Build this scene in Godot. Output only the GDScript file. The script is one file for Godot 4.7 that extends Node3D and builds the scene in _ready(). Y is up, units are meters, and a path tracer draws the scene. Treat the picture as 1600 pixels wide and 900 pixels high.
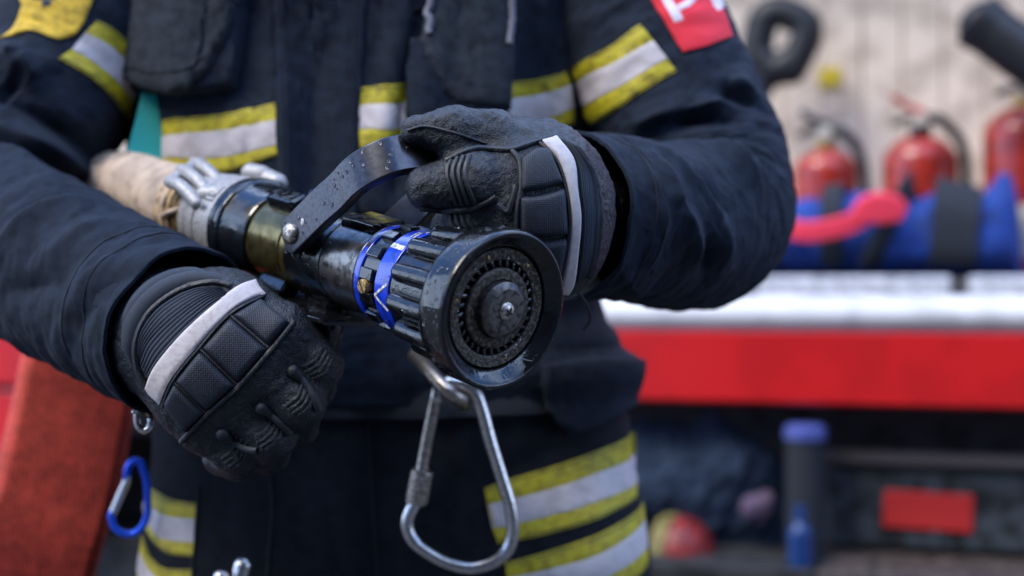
extends Node3D
# A firefighter in dark turnout gear holds a wet hose nozzle across the body; a red fire engine stands behind.
# Points are written as at(column, row, metres from the lens) of a 1600 x 900 frame and become real 3-D positions.

const K := 2222.2222
const EYE := 1.15
var M := {}
var rng := RandomNumberGenerator.new()

static func at(px: float, py: float, d: float) -> Vector3:
	return Vector3((px - 800.0) / K * d, EYE - (py - 450.0) / K * d, -d)

static func seen(p: Vector3) -> Vector2:
	return Vector2(800.0 + p.x / -p.z * K, 450.0 - (p.y - EYE) / -p.z * K)

# ---------------------------------------------------------------- geometry kit
class G:
	var v := PackedVector3Array()
	var i := PackedInt32Array()
	var uv := PackedVector2Array()
	var face := Vector3.ZERO  # where an open sheet looks
	func tri(a: Vector3, b: Vector3, c: Vector3) -> void:
		var n := v.size()
		v.append(a); v.append(b); v.append(c)
		i.append(n); i.append(n + 1); i.append(n + 2)
	func add(o: G, t := Transform3D()) -> G:
		var n := v.size()
		for p in o.v: v.append(t * p)
		for k in o.i: i.append(n + k)
		return self
	func loft(rows: Array, closed := true, caps := true) -> G:
		var n := v.size()
		var m: int = rows[0].size()
		for r in rows: v.append_array(r)
		for a in rows.size() - 1:
			for b in (m if closed else m - 1):
				var c := (b + 1) % m
				i.append_array(PackedInt32Array([n + a * m + b, n + a * m + c, n + (a + 1) * m + c, n + a * m + b, n + (a + 1) * m + c, n + (a + 1) * m + b]))
		if caps:
			for e in 2:
				var base := n + (0 if e == 0 else (rows.size() - 1) * m)
				var mid := Vector3.ZERO
				for b in m: mid += v[base + b]
				v.append(mid / m)
				var q := v.size() - 1
				for b in m:
					var c := (b + 1) % m
					if e == 0: i.append_array(PackedInt32Array([base + c, base + b, q]))
					else: i.append_array(PackedInt32Array([base + b, base + c, q]))
		return self
	func shift(t: Transform3D) -> G:
		for k in v.size(): v[k] = t * v[k]
		return self

func rrect(w: float, h: float, r: float, n := 3) -> Array:
	var out := []
	r = minf(r, minf(w, h) * 0.499)
	for q in 4:
		var cx := (w / 2 - r) * (1 if q == 0 or q == 3 else -1)
		var cy := (h / 2 - r) * (1 if q < 2 else -1)
		for k in n + 1:
			var t := PI / 2 * (q + float(k) / n)
			out.append(Vector2(cx + r * cos(t), cy + r * sin(t)))
	return out

func rbox(w: float, h: float, l: float, b := 0.002, t := Transform3D()) -> G:
	var rows := []
	for e in [[-l / 2, b], [-l / 2 + b, 0.0], [l / 2 - b, 0.0], [l / 2, b]]:
		var row := PackedVector3Array()
		for p in rrect(w - 2 * e[1], h - 2 * e[1], b, 2): row.append(t * Vector3(p.x, p.y, e[0]))
		rows.append(row)
	return G.new().loft(rows)

func lathe(prof: Array, seg := 64, t := Transform3D(), a0 := 0.0, a1 := TAU) -> G:
	# prof: [distance behind the face, radius]; the axis is local z, forward is +z
	var rows := []
	for p in prof:
		var row := PackedVector3Array()
		for k in seg:
			var th := a0 + (a1 - a0) * k / (seg if a1 - a0 > TAU - 0.01 else seg - 1)
			row.append(t * Vector3(p[1] * cos(th), p[1] * sin(th), -p[0]))
		rows.append(row)
	return G.new().loft(rows, a1 - a0 > TAU - 0.01, false)

func catmull(pts: Array, n: int, closed := false) -> Array:
	var out := []
	var m := pts.size()
	var spans := m if closed else m - 1
	for k in (n if closed else n + 1):
		var t := float(k) / n * spans
		var a := mini(int(t), spans - 1)
		var f := t - a
		var p1 = pts[a]
		var p2 = pts[(a + 1) % m]
		var p0 = pts[(a - 1 + m) % m] if closed else (pts[a - 1] if a > 0 else p1 * 2.0 - p2)
		var p3 = pts[(a + 2) % m] if closed else (pts[a + 2] if a + 2 < m else p2 * 2.0 - p1)
		out.append(0.5 * ((2.0 * p1) + (p2 - p0) * f + (2.0 * p0 - 5.0 * p1 + 4.0 * p2 - p3) * f * f + (3.0 * p1 - p0 - 3.0 * p2 + p3) * f * f * f))
	return out

func sweep(path: Array, section: Callable, ref: Vector3, closed := false, fixed_ref := false) -> G:
	# section(t) -> Array of Vector2 in (side, up)
	var rows := []
	var n := path.size()
	var up := ref
	for k in n:
		var d: Vector3
		if closed: d = (path[(k + 1) % n] - path[(k - 1 + n) % n]).normalized()
		else: d = (path[mini(k + 1, n - 1)] - path[maxi(k - 1, 0)]).normalized()
		if fixed_ref: up = ref
		up = (up - d * up.dot(d)).normalized()
		var side := d.cross(up)
		var row := PackedVector3Array()
		for p in section.call(float(k) / (n - 1)): row.append(path[k] + side * p.x + up * p.y)
		rows.append(row)
	if closed:
		rows.append(rows[0])
	return G.new().loft(rows, true, not closed)

func circle(r: float, n: int, sy := 1.0) -> Array:
	var out := []
	for k in n: out.append(Vector2(cos(TAU * k / n), sin(TAU * k / n) * sy) * r)
	return out

func tube(pts: Array, r, n := 10, steps := 0, closed := false) -> G:
	var path := catmull(pts, steps, closed) if steps > 0 else pts
	var d: Vector3 = (path[1] - path[0]).normalized()
	var ref := Vector3.UP if absf(d.y) < 0.9 else Vector3.RIGHT
	var f := func(t: float) -> Array:
		if r is Array:
			var x: float = t * (r.size() - 1)
			var a := mini(int(x), r.size() - 2)
			return circle(lerpf(r[a], r[a + 1], x - a), n)
		return circle(r, n)
	return sweep(path, f, ref, closed)

func rod(pts: Array, r: float, n := 10, steps := 0) -> G:
	# a tube with domed ends
	var path := catmull(pts, steps) if steps > 0 else pts.duplicate()
	var a: Vector3 = (path[0] - path[1]).normalized()
	var b: Vector3 = (path[-1] - path[-2]).normalized()
	var p0: Vector3 = path[0]
	var p1: Vector3 = path[-1]
	var rr := []
	var full := []
	for k in 4:
		var t := PI / 2 * (k + 0.15) / 4.0
		full.append(p0 + a * r * cos(t)); rr.append(r * sin(t))
	for p in path: full.append(p); rr.append(r)
	for k in 4:
		var t := PI / 2 * (3 - k + 0.15) / 4.0
		full.append(p1 + b * r * cos(t)); rr.append(r * sin(t))
	var ref := Vector3.UP if absf(a.y) < 0.9 else Vector3.RIGHT
	var f := func(t: float) -> Array: return circle(rr[roundi(t * (full.size() - 1))], n)
	return sweep(full, f, ref)

func finish(g: G, angle := 40.0) -> ArrayMesh:
	# orients the shell outwards and shares normals across edges flatter than the angle
	var v := g.v
	var idx := g.i
	var vol := 0.0
	var mid := Vector3.ZERO
	for p in v: mid += p
	mid /= maxi(1, v.size())
	for k in range(0, idx.size(), 3):
		if g.face != Vector3.ZERO: vol += g.face.dot((v[idx[k + 1]] - v[idx[k]]).cross(v[idx[k + 2]] - v[idx[k]]))
		else: vol += (v[idx[k]] - mid).dot((v[idx[k + 1]] - mid).cross(v[idx[k + 2]] - mid))
	var flip := vol > 0.0
	var fn := PackedVector3Array()
	var ids := {}
	var wid := PackedInt32Array()
	wid.resize(v.size())
	for k in v.size():
		var key := Vector3i((v[k] * 50000.0).round())
		if not ids.has(key): ids[key] = ids.size()
		wid[k] = ids[key]
	var fans := []
	fans.resize(ids.size())
	var keep := PackedInt32Array()
	for k in range(0, idx.size(), 3):
		var a := idx[k]
		var b := idx[k + 2] if flip else idx[k + 1]
		var c := idx[k + 1] if flip else idx[k + 2]
		var n := (v[c] - v[a]).cross(v[b] - v[a])
		if n.length_squared() < 1e-22 or wid[a] == wid[b] or wid[b] == wid[c] or wid[a] == wid[c]: continue
		var f := fn.size()
		fn.append(n)
		for q in [a, b, c]:
			keep.append(q)
			if fans[wid[q]] == null: fans[wid[q]] = PackedInt32Array()
			fans[wid[q]].append(f)
	var unit := PackedVector3Array()
	for n in fn: unit.append(n.normalized())
	var cosa := cos(deg_to_rad(angle))
	var ov := PackedVector3Array()
	var on := PackedVector3Array()
	var ou := PackedVector2Array()
	for k in keep.size():
		var f := k / 3
		var s := Vector3.ZERO
		for o in fans[wid[keep[k]]]:
			if unit[o].dot(unit[f]) > cosa: s += fn[o]
		ov.append(v[keep[k]])
		on.append(s.normalized() if s.length_squared() > 1e-24 else unit[f])
		if g.uv.size(): ou.append(g.uv[keep[k]])
	var arr := []
	arr.resize(Mesh.ARRAY_MAX)
	arr[Mesh.ARRAY_VERTEX] = ov
	arr[Mesh.ARRAY_NORMAL] = on
	if ou.size(): arr[Mesh.ARRAY_TEX_UV] = ou
	var m := ArrayMesh.new()
	if ov.size(): m.add_surface_from_arrays(Mesh.PRIMITIVE_TRIANGLES, arr)
	return m

func smooth(g: G) -> ArrayMesh:
	# one normal for each vertex
	var v := g.v
	var idx := g.i
	var vol := 0.0
	var mid := Vector3.ZERO
	for p in v: mid += p
	mid /= maxi(1, v.size())
	for k in range(0, idx.size(), 3):
		if g.face != Vector3.ZERO: vol += g.face.dot((v[idx[k + 1]] - v[idx[k]]).cross(v[idx[k + 2]] - v[idx[k]]))
		else: vol += (v[idx[k]] - mid).dot((v[idx[k + 1]] - mid).cross(v[idx[k + 2]] - mid))
	var n := PackedVector3Array()
	n.resize(v.size())
	var out := PackedInt32Array()
	for k in range(0, idx.size(), 3):
		var a := idx[k]
		var b := idx[k + 2] if vol > 0.0 else idx[k + 1]
		var c := idx[k + 1] if vol > 0.0 else idx[k + 2]
		var f := (v[c] - v[a]).cross(v[b] - v[a])
		n[a] += f; n[b] += f; n[c] += f
		out.append(a); out.append(b); out.append(c)
	for k in n.size(): n[k] = n[k].normalized() if n[k].length_squared() > 1e-30 else Vector3.UP
	var arr := []
	arr.resize(Mesh.ARRAY_MAX)
	arr[Mesh.ARRAY_VERTEX] = v
	arr[Mesh.ARRAY_NORMAL] = n
	arr[Mesh.ARRAY_INDEX] = out
	var m := ArrayMesh.new()
	m.add_surface_from_arrays(Mesh.PRIMITIVE_TRIANGLES, arr)
	return m

# ---------------------------------------------------------------- objects
func part(called: String, g: G, m: Material, parent: Node3D, angle := 40.0, whole := false) -> MeshInstance3D:
	var o := MeshInstance3D.new()
	o.name = called
	o.mesh = smooth(g) if whole else finish(g, angle)
	o.material_override = m
	# every part keeps the coordinates of its thing: world points are brought into the parent's axes
	parent.add_child(o, true)
	return o

func lpart(called: String, g: G, m: Material, parent: Node3D, angle := 40.0, whole := false) -> MeshInstance3D:
	# the same for a shape written in world points under a moved thing
	g.shift(parent.global_transform.affine_inverse())
	return part(called, g, m, parent, angle, whole)

func thing(called: String, label: String, category: String, where := Vector3.ZERO, group := "") -> Node3D:
	var o := Node3D.new()
	o.name = called
	o.position = where
	o.set_meta("label", label)
	o.set_meta("category", category)
	if group: o.set_meta("group", group)
	add_child(o, true)
	return o

# ---------------------------------------------------------------- surfaces that cloth is built on
class Front:
	# the front and back of a trunk: a superellipse section for each height
	var knots := []  # [y, centre x, half width, half depth, centre depth]
	var power := 2.5
	var folds := []
	var noise: FastNoiseLite
	var rough := 0.0
	func sec(y: float) -> Array:
		for k in knots.size() - 1:
			var a = knots[k]
			var b = knots[k + 1]
			if y >= b[0] or k == knots.size() - 2:
				var t := clampf((y - b[0]) / (a[0] - b[0]), 0.0, 1.0)
				t = t * t * (3.0 - 2.0 * t)
				return [lerpf(b[1], a[1], t), lerpf(b[2], a[2], t), lerpf(b[3], a[3], t), lerpf(b[4], a[4], t)]
		return []
	func lift(x: float, y: float) -> float:
		var h := 0.0
		var p := Vector2(x, y)
		for f in folds:
			var a := Vector2(f[0], f[1])
			var ab := Vector2(f[2], f[3]) - a
			var t := clampf((p - a).dot(ab) / ab.length_squared(), 0.0, 1.0)
			var e: float = (p - a - ab * t).length_squared() / (f[4] * f[4])
			if e < 6.0: h += f[5] * exp(-e) * (0.35 + 0.65 * sin(PI * clampf(t, 0.05, 0.95)))
		if noise:
			h += noise.get_noise_3d(x * 70.0, y * 26.0, 3.0) * rough
		return h
	func depth(x: float, y: float) -> float:
		var s := sec(y)
		var q := clampf(absf(x - s[0]) / s[1], 0.0, 0.999)
		var w := pow(1.0 - pow(q, power), 1.0 / power)
		return s[3] - s[2] * w - lift(x, y) * clampf(w * 2.0, 0.0, 1.0)
	func find(px: float, py: float) -> Vector2:
		var d := 1.3
		for k in 8:
			d = depth((px - 800.0) / K * d, -(py - 450.0) / K * d)
		return Vector2((px - 800.0) / K * d, -(py - 450.0) / K * d)
	func pt(a: Vector2, off: float) -> Vector3:
		var d := depth(a.x, a.y)
		var e := 0.012 if off > 0.003 else 0.003
		var n := Vector3(depth(a.x + e, a.y) - d, depth(a.x, a.y + e) - d, e).normalized()
		return Vector3(a.x, a.y + EYE, -d) + n * off
	func shell(y0: float, y1: float, nu: int, nv: int) -> G:
		var rows := []
		for j in nv + 1:
			var y := lerpf(y0, y1, float(j) / nv)
			var s := sec(y)
			var row := PackedVector3Array()
			for k in nu:
				var t := TAU * k / nu
				# denser at the front
				var c := cos(t)
				var sn := sin(t)
				var x: float = s[0] + s[1] * signf(c) * pow(absf(c), 2.0 / power)
				var w := pow(absf(sn), 2.0 / power)
				if sn >= 0.0:
					row.append(Vector3(x, y + EYE, -(s[3] - s[2] * w - lift(x, y) * clampf(w * 2.0, 0.0, 1.0))))
				else:
					row.append(Vector3(x, y + EYE, -(s[3] + s[2] * 0.9 * w)))
			rows.append(row)
		return G.new().loft(rows)

class Tube:
	var c := []
	var ax := []
	var ay := []
	var r := []
	var n := 0
	var length := 0.0
	var folds := []
	var noise: FastNoiseLite
	var rough := 0.0
	var stretch := Vector2(10.0, 30.0)
	var bare := false
	var limit := 1.0
	func setup(path: Array, radii: Array, ref: Vector3) -> void:
		n = path.size()
		c = path
		r = radii
		var up := ref
		for k in n:
			var d: Vector3 = (path[mini(k + 1, n - 1)] - path[maxi(k - 1, 0)]).normalized()
			up = (up - d * up.dot(d)).normalized()
			ax.append(up)
			ay.append(d.cross(up))
			if k: length += path[k].distance_to(path[k - 1])
	func lift(u: float, v: float) -> float:
		var h := 0.0
		if bare: return h
		var circ := 0.45
		for f in folds:
			var a := Vector2(f[0] * circ, f[1] * length)
			var ab := Vector2(f[2] * circ, f[3] * length) - a
			var p := Vector2(u * circ, v * length)
			var t := clampf((p - a).dot(ab) / ab.length_squared(), 0.0, 1.0)
			var e: float = (p - a - ab * t).length_squared() / (f[4] * f[4])
			if e < 6.0: h += f[5] * 2.0 * exp(-pow(e, 0.65)) * (0.3 + 0.7 * sin(PI * clampf(t, 0.05, 0.95)))
		if noise:
			var q := Vector3(cos(TAU * u) * stretch.x, sin(TAU * u) * stretch.x, v * length * stretch.y * 10.0)
			h += noise.get_noise_3dv(q) * rough + noise.get_noise_3dv(q * 2.7 + Vector3(50, 0, 0)) * rough * 0.3
		return h
	func pt(a: Vector2, off: float) -> Vector3:
		var x := clampf(a.y, 0.0, 1.0) * (n - 1)
		var k := mini(int(x), n - 2)
		var f := x - k
		var dirv: Vector3 = (ax[k] * cos(TAU * a.x) + ay[k] * sin(TAU * a.x)).lerp(ax[k + 1] * cos(TAU * a.x) + ay[k + 1] * sin(TAU * a.x), f).normalized()
		return (c[k] as Vector3).lerp(c[k + 1], f) + dirv * (lerpf(r[k], r[k + 1], f) + lift(a.x, a.y) + off)
	func find(px: float, py: float) -> Vector2:
		var best := Vector2.ZERO
		var least := 1e9
		var goal := Vector2(px, py)
		bare = true
		for pass_ in 2:
			var mid := best
			var span := Vector2(1.0, 1.0) if pass_ == 0 else Vector2(0.03, 0.03)
			for ju in 49:
				for jv in 49:
					var a := Vector2(ju / 48.0, jv / 48.0) if pass_ == 0 else mid + Vector2(ju / 24.0 - 1.0, jv / 24.0 - 1.0) * span
					if a.y < 0.0 or a.y > limit: continue
					var p := pt(a, 0.0)
					var x := clampf(a.y, 0.0, 1.0) * (n - 1)
					var out: Vector3 = p - c[roundi(x)]
					if out.dot(Vector3(0, EYE, 0) - p) < 0.0: continue
					var e := Vector2(800.0 + p.x / -p.z * K, 450.0 - (p.y - EYE) / -p.z * K).distance_to(goal) + (-p.z - 1.1) * 20.0
					if e < least:
						least = e
						best = a
		bare = false
		return best
	func mesh(nu: int, nv: int, hem := 0.0, deep := 0.0) -> G:
		var rows := []
		for j in nv + 1:
			var row := PackedVector3Array()
			for k in nu: row.append(pt(Vector2(float(k) / nu, float(j) / nv), 0.0))
			rows.append(row)
		if hem > 0.0:  # the open end turns in and runs back inside
			for q in [[1.0, 0.0006, -hem * 0.3], [1.0, 0.0006, -hem * 0.8], [1.0, 0.0, -hem], [1.0 - deep * 0.3, 0.0, -hem * 1.4], [1.0 - deep, 0.0, -hem * 2.5]]:
				var row := PackedVector3Array()
				for k in nu: row.append(pt(Vector2(float(k) / nu, q[0]), q[2]))
				rows.append(row)
		return G.new().loft(rows, true, hem <= 0.0)

class Blob:
	# capsules joined smoothly: [a, ra, b, rb, k]
	var bones := []
	var plane := Vector3.ZERO
	var view := Vector3.FORWARD
	var d0 := 1.0
	func bone(a: Vector3, ra: float, b: Vector3, rb: float, k := 0.006) -> void:
		bones.append([a, ra, b, rb, k, b - a, 1.0 / maxf((b - a).length_squared(), 1e-9)])
	func field(p: Vector3) -> float:
		var s := 1.0
		for q in bones:
			var pa: Vector3 = p - q[0]
			var t := clampf(pa.dot(q[5]) * q[6], 0.0, 1.0)
			var d: float = (pa - q[5] * t).length() - lerpf(q[1], q[3], t)
			var k: float = q[4]
			var h := maxf(k - absf(s - d), 0.0) / k
			s = minf(s, d) - h * h * k * 0.25
		return s
	func grad(p: Vector3) -> Vector3:
		var e := 0.0008
		return Vector3(field(p + Vector3(e, 0, 0)) - field(p - Vector3(e, 0, 0)), field(p + Vector3(0, e, 0)) - field(p - Vector3(0, e, 0)), field(p + Vector3(0, 0, e)) - field(p - Vector3(0, 0, e))).normalized()
	func find(px: float, py: float) -> Vector2:
		return Vector2((px - 800.0) / K * d0, -(py - 450.0) / K * d0)
	func pt(a: Vector2, off: float) -> Vector3:
		var p := Vector3(a.x, a.y + EYE, -d0) - view * 0.06
		for k in 14:
			var d := field(p)
			p += view * d * 0.95
			if absf(d) < 0.00015: break
		return p + grad(p) * off
	func nets(cell: float, bump = null) -> G:
		var lo := Vector3.ONE * 1e9
		var hi := -lo
		for q in bones:
			var m: float = maxf(q[1], q[3]) + cell * 3
			for e in [q[0], q[2]]:
				lo = lo.min(e - Vector3.ONE * m)
				hi = hi.max(e + Vector3.ONE * m)
		var nx := int((hi.x - lo.x) / cell) + 2
		var ny := int((hi.y - lo.y) / cell) + 2
		var nz := int((hi.z - lo.z) / cell) + 2
		var f := PackedFloat32Array()
		f.resize(nx * ny * nz)
		f.fill(1.0)
		for q in bones:
			var a: Vector3 = q[0]
			var ab: Vector3 = q[5]
			var inv: float = q[6]
			var ra: float = q[1]
			var dr: float = q[3] - q[1]
			var kk: float = q[4]
			var m: float = maxf(q[1], q[3]) + cell * 2.5 + kk
			var l := ((q[0] as Vector3).min(q[2]) - Vector3.ONE * m - lo) / cell
			var h := ((q[0] as Vector3).max(q[2]) + Vector3.ONE * m - lo) / cell
			for z in range(maxi(0, int(l.z)), mini(nz, int(h.z) + 2)):
				for y in range(maxi(0, int(l.y)), mini(ny, int(h.y) + 2)):
					var at_ := (z * ny + y) * nx
					for x in range(maxi(0, int(l.x)), mini(nx, int(h.x) + 2)):
						var pa := lo + Vector3(x, y, z) * cell - a
						var t := clampf(pa.dot(ab) * inv, 0.0, 1.0)
						var d := (pa - ab * t).length() - ra - dr * t
						var s := f[at_ + x]
						var w := maxf(kk - absf(s - d), 0.0)
						f[at_ + x] = minf(s, d) - w * w / kk * 0.25
		var g := G.new()
		var ids := {}
		var corner := [0, 1, nx, nx + 1, nx * ny, nx * ny + 1, nx * ny + nx, nx * ny + nx + 1]
		var edges := [[0, 1], [0, 2], [0, 4], [1, 3], [1, 5], [2, 3], [2, 6], [3, 7], [4, 5], [4, 6], [5, 7], [6, 7]]
		for z in nz - 1:
			for y in ny - 1:
				var row := (z * ny + y) * nx
				for x in nx - 1:
					var b := row + x
					var f0 := f[b]
					if absf(f0) > cell * 2.5: continue
					var mask := 0
					for q in 8:
						if f[b + corner[q]] < 0.0: mask |= 1 << q
					if mask == 0 or mask == 255: continue
					var s := Vector3.ZERO
					var cnt := 0
					for e in edges:
						var e0: int = e[0]
						var e1: int = e[1]
						if ((mask >> e0) & 1) != ((mask >> e1) & 1):
							var v0 := f[b + corner[e0]]
							var v1 := f[b + corner[e1]]
							var t := v0 / (v0 - v1)
							s += Vector3(lerpf(e0 & 1, e1 & 1, t), lerpf((e0 >> 1) & 1, (e1 >> 1) & 1, t), lerpf((e0 >> 2) & 1, (e1 >> 2) & 1, t))
							cnt += 1
					ids[b] = g.v.size()
					g.v.append(lo + (Vector3(x, y, z) + s / cnt) * cell)
		var step := [1, nx, nx * ny]
		for b in ids:
			for ax in 3:
				var s1: int = step[(ax + 1) % 3]
				var s2: int = step[(ax + 2) % 3]
				var in0: bool = f[b] < 0.0
				var in1: bool = f[b + step[ax]] < 0.0
				if in0 == in1: continue
				if not (ids.has(b - s1) and ids.has(b - s2) and ids.has(b - s1 - s2)): continue
				var q := [ids[b], ids[b - s1], ids[b - s1 - s2], ids[b - s2]]
				if in0: q = [q[0], q[3], q[2], q[1]]
				g.i.append_array(PackedInt32Array([q[0], q[1], q[2], q[0], q[2], q[3]]))
		if bump != null:
			# settle on the exact surface, then add the creases along the normal
			for k in g.v.size():
				var p := g.v[k]
				var n := grad(p)
				p -= n * field(p)
				g.v[k] = p + n * bump.call(p)
		return g

func sheet(surf, lines: Array, off: float, thick: float, nu: int, nv: int, puff := 0.0, shape = null) -> G:
	# a sheet of cloth laid on a surface: lines run left to right, from the top edge to the bottom edge
	var par := []
	for l in lines:
		var pp := []
		for p in l: pp.append(surf.find(p[0], p[1]))
		par.append(catmull(pp, nu) if pp.size() > 2 else [pp[0], pp[-1]])
	var top := []
	var low := []
	for j in nv + 1:
		var rt := PackedVector3Array()
		var rl := PackedVector3Array()
		var t := float(j) / nv * (lines.size() - 1)
		var a := mini(int(t), lines.size() - 2)
		for k in nu + 1:
			var u := float(k) / nu
			var pa: Vector2
			var pb: Vector2
			if par[a].size() == 2: pa = par[a][0].lerp(par[a][1], u)
			else: pa = par[a][k]
			if par[a + 1].size() == 2: pb = par[a + 1][0].lerp(par[a + 1][1], u)
			else: pb = par[a + 1][k]
			var q := pa.lerp(pb, t - a)
			var e := minf(minf(u, 1.0 - u) * nu, minf(float(j), float(nv - j)))
			var x := u * 2.0 - 1.0
			var y := float(j) / nv * 2.0 - 1.0
			var lift := puff * sqrt(maxf(0.0, (1.0 - pow(absf(x), 6.0)) * (1.0 - pow(absf(y), 6.0))))
			if shape != null: lift += shape.call(u, float(j) / nv)
			rt.append(surf.pt(q, off + thick * (0.55 if e < 0.5 else 1.0) + lift))
			if e < 0.5: rl.append(surf.pt(q, off - 0.002))
			else: rl.append(Vector3.ZERO)
		top.append(rt)
		low.append(rl)
	var g := G.new()
	g.face = Vector3.BACK
	g.loft(top, false, false)
	var rim := []
	var w := nu + 1
	for k in nu: rim.append([0, k])
	for j in nv: rim.append([j, nu])
	for k in nu: rim.append([nv, nu - k])
	for j in nv: rim.append([nv - j, 0])
	var n := g.v.size()
	for q in rim: g.v.append(low[q[0]][q[1]])
	for k in rim.size():
		var b := (k + 1) % rim.size()
		var t0: int = rim[k][0] * w + rim[k][1]
		var t1: int = rim[b][0] * w + rim[b][1]
		g.i.append_array(PackedInt32Array([t0, n + k, n + b, t0, n + b, t1]))
	return g

func seam(surf, line: Array, r, off := 0.0, steps := 24, n := 6) -> G:
	var pp := []
	for p in line: pp.append(surf.find(p[0], p[1]))
	var path := []
	for q in (catmull(pp, steps) if pp.size() > 2 else [pp[0], pp[0].lerp(pp[1], 0.2), pp[0].lerp(pp[1], 0.4), pp[0].lerp(pp[1], 0.6), pp[0].lerp(pp[1], 0.8), pp[1]]): path.append(surf.pt(q, off))
	return tube(path, r, n)

# ---------------------------------------------------------------- materials
func noise_tex(kind: int, freq: float, colors: Array, stops: Array, sd := 1, octaves := 4, size := 512, warp := 0.0) -> NoiseTexture2D:
	var f := FastNoiseLite.new()
	f.noise_type = kind
	f.frequency = freq
	f.seed = sd
	f.fractal_octaves = octaves
	f.fractal_type = FastNoiseLite.FRACTAL_FBM
	if kind == FastNoiseLite.TYPE_CELLULAR:
		f.cellular_return_type = FastNoiseLite.RETURN_DISTANCE2_SUB
	if warp > 0.0:
		f.domain_warp_enabled = true
		f.domain_warp_amplitude = warp
		f.domain_warp_frequency = freq * 1.5
	var t := NoiseTexture2D.new()
	t.width = size
	t.height = size
	t.seamless = true
	t.noise = f
	var r := Gradient.new()
	r.offsets = PackedFloat32Array(stops)
	var cc := PackedColorArray()
	for c in colors: cc.append(c if c is Color else Color(c, c, c))
	r.colors = cc
	t.color_ramp = r
	return t

func weave_tex(n: int, twill: bool, sd := 3) -> ImageTexture:
	# height of a woven cloth, n threads each way
	var size := 512
	var im := Image.create(size, size, false, Image.FORMAT_L8)
	var cell := float(size) / n
	var rr := RandomNumberGenerator.new()
	rr.seed = sd
	var jit := []
	for k in n * 2: jit.append(rr.randf_range(0.75, 1.0))
	for y in size:
		for x in size:
			var cx := int(x / cell)
			var cy := int(y / cell)
			var fx := fmod(x, cell) / cell
			var fy := fmod(y, cell) / cell
			var over := ((cx + cy) % 3 != 0) if twill else ((cx + cy) % 2 == 0)
			var h: float = sin(PI * fx) * jit[cx % n] * (0.7 + 0.3 * sin(PI * fy)) if over else sin(PI * fy) * jit[n + cy % n] * (0.7 + 0.3 * sin(PI * fx)) * 0.85
			im.set_pixel(x, y, Color(h, h, h))
	return ImageTexture.create_from_image(im)

func mat(called: String, col: Color, rough: float, metal := 0.0, set := {}) -> StandardMaterial3D:
	# col is a linear base colour
	var m := StandardMaterial3D.new()
	m.resource_name = called
	m.albedo_color = col.linear_to_srgb()
	m.roughness = rough
	m.metallic = metal
	m.uv1_triplanar = set.get("tri", true)
	m.uv1_scale = Vector3.ONE * set.get("scale", 10.0)
	if set.has("tex"): m.albedo_texture = set.tex
	if set.has("rough_tex"):
		m.roughness_texture = set.rough_tex
		m.roughness = 1.0
	if set.has("bump"):
		m.heightmap_enabled = true
		m.heightmap_texture = set.bump
		m.heightmap_scale = set.get("deep", 0.05)
	if set.has("crease"):
		m.normal_enabled = true
		m.normal_texture = set.crease
		m.normal_scale = set.get("crease_scale", 1.0)
	if set.has("coat"):
		m.clearcoat_enabled = true
		m.clearcoat = set.coat
		m.clearcoat_roughness = set.get("coat_rough", 0.05)
	if set.has("rim"):
		m.rim_enabled = true
		m.rim = set.rim
		m.rim_tint = 0.6
	if set.has("spec"): m.metallic_specular = set.spec
	if set.has("detail"):
		m.detail_enabled = true
		m.detail_albedo = set.detail
		m.detail_blend_mode = BaseMaterial3D.BLEND_MODE_MUL
		m.detail_uv_layer = BaseMaterial3D.DETAIL_UV_2
		m.uv2_triplanar = true
		m.uv2_scale = Vector3.ONE * set.get("detail_scale", 3.0)
	M[called] = m
	return m

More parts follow.
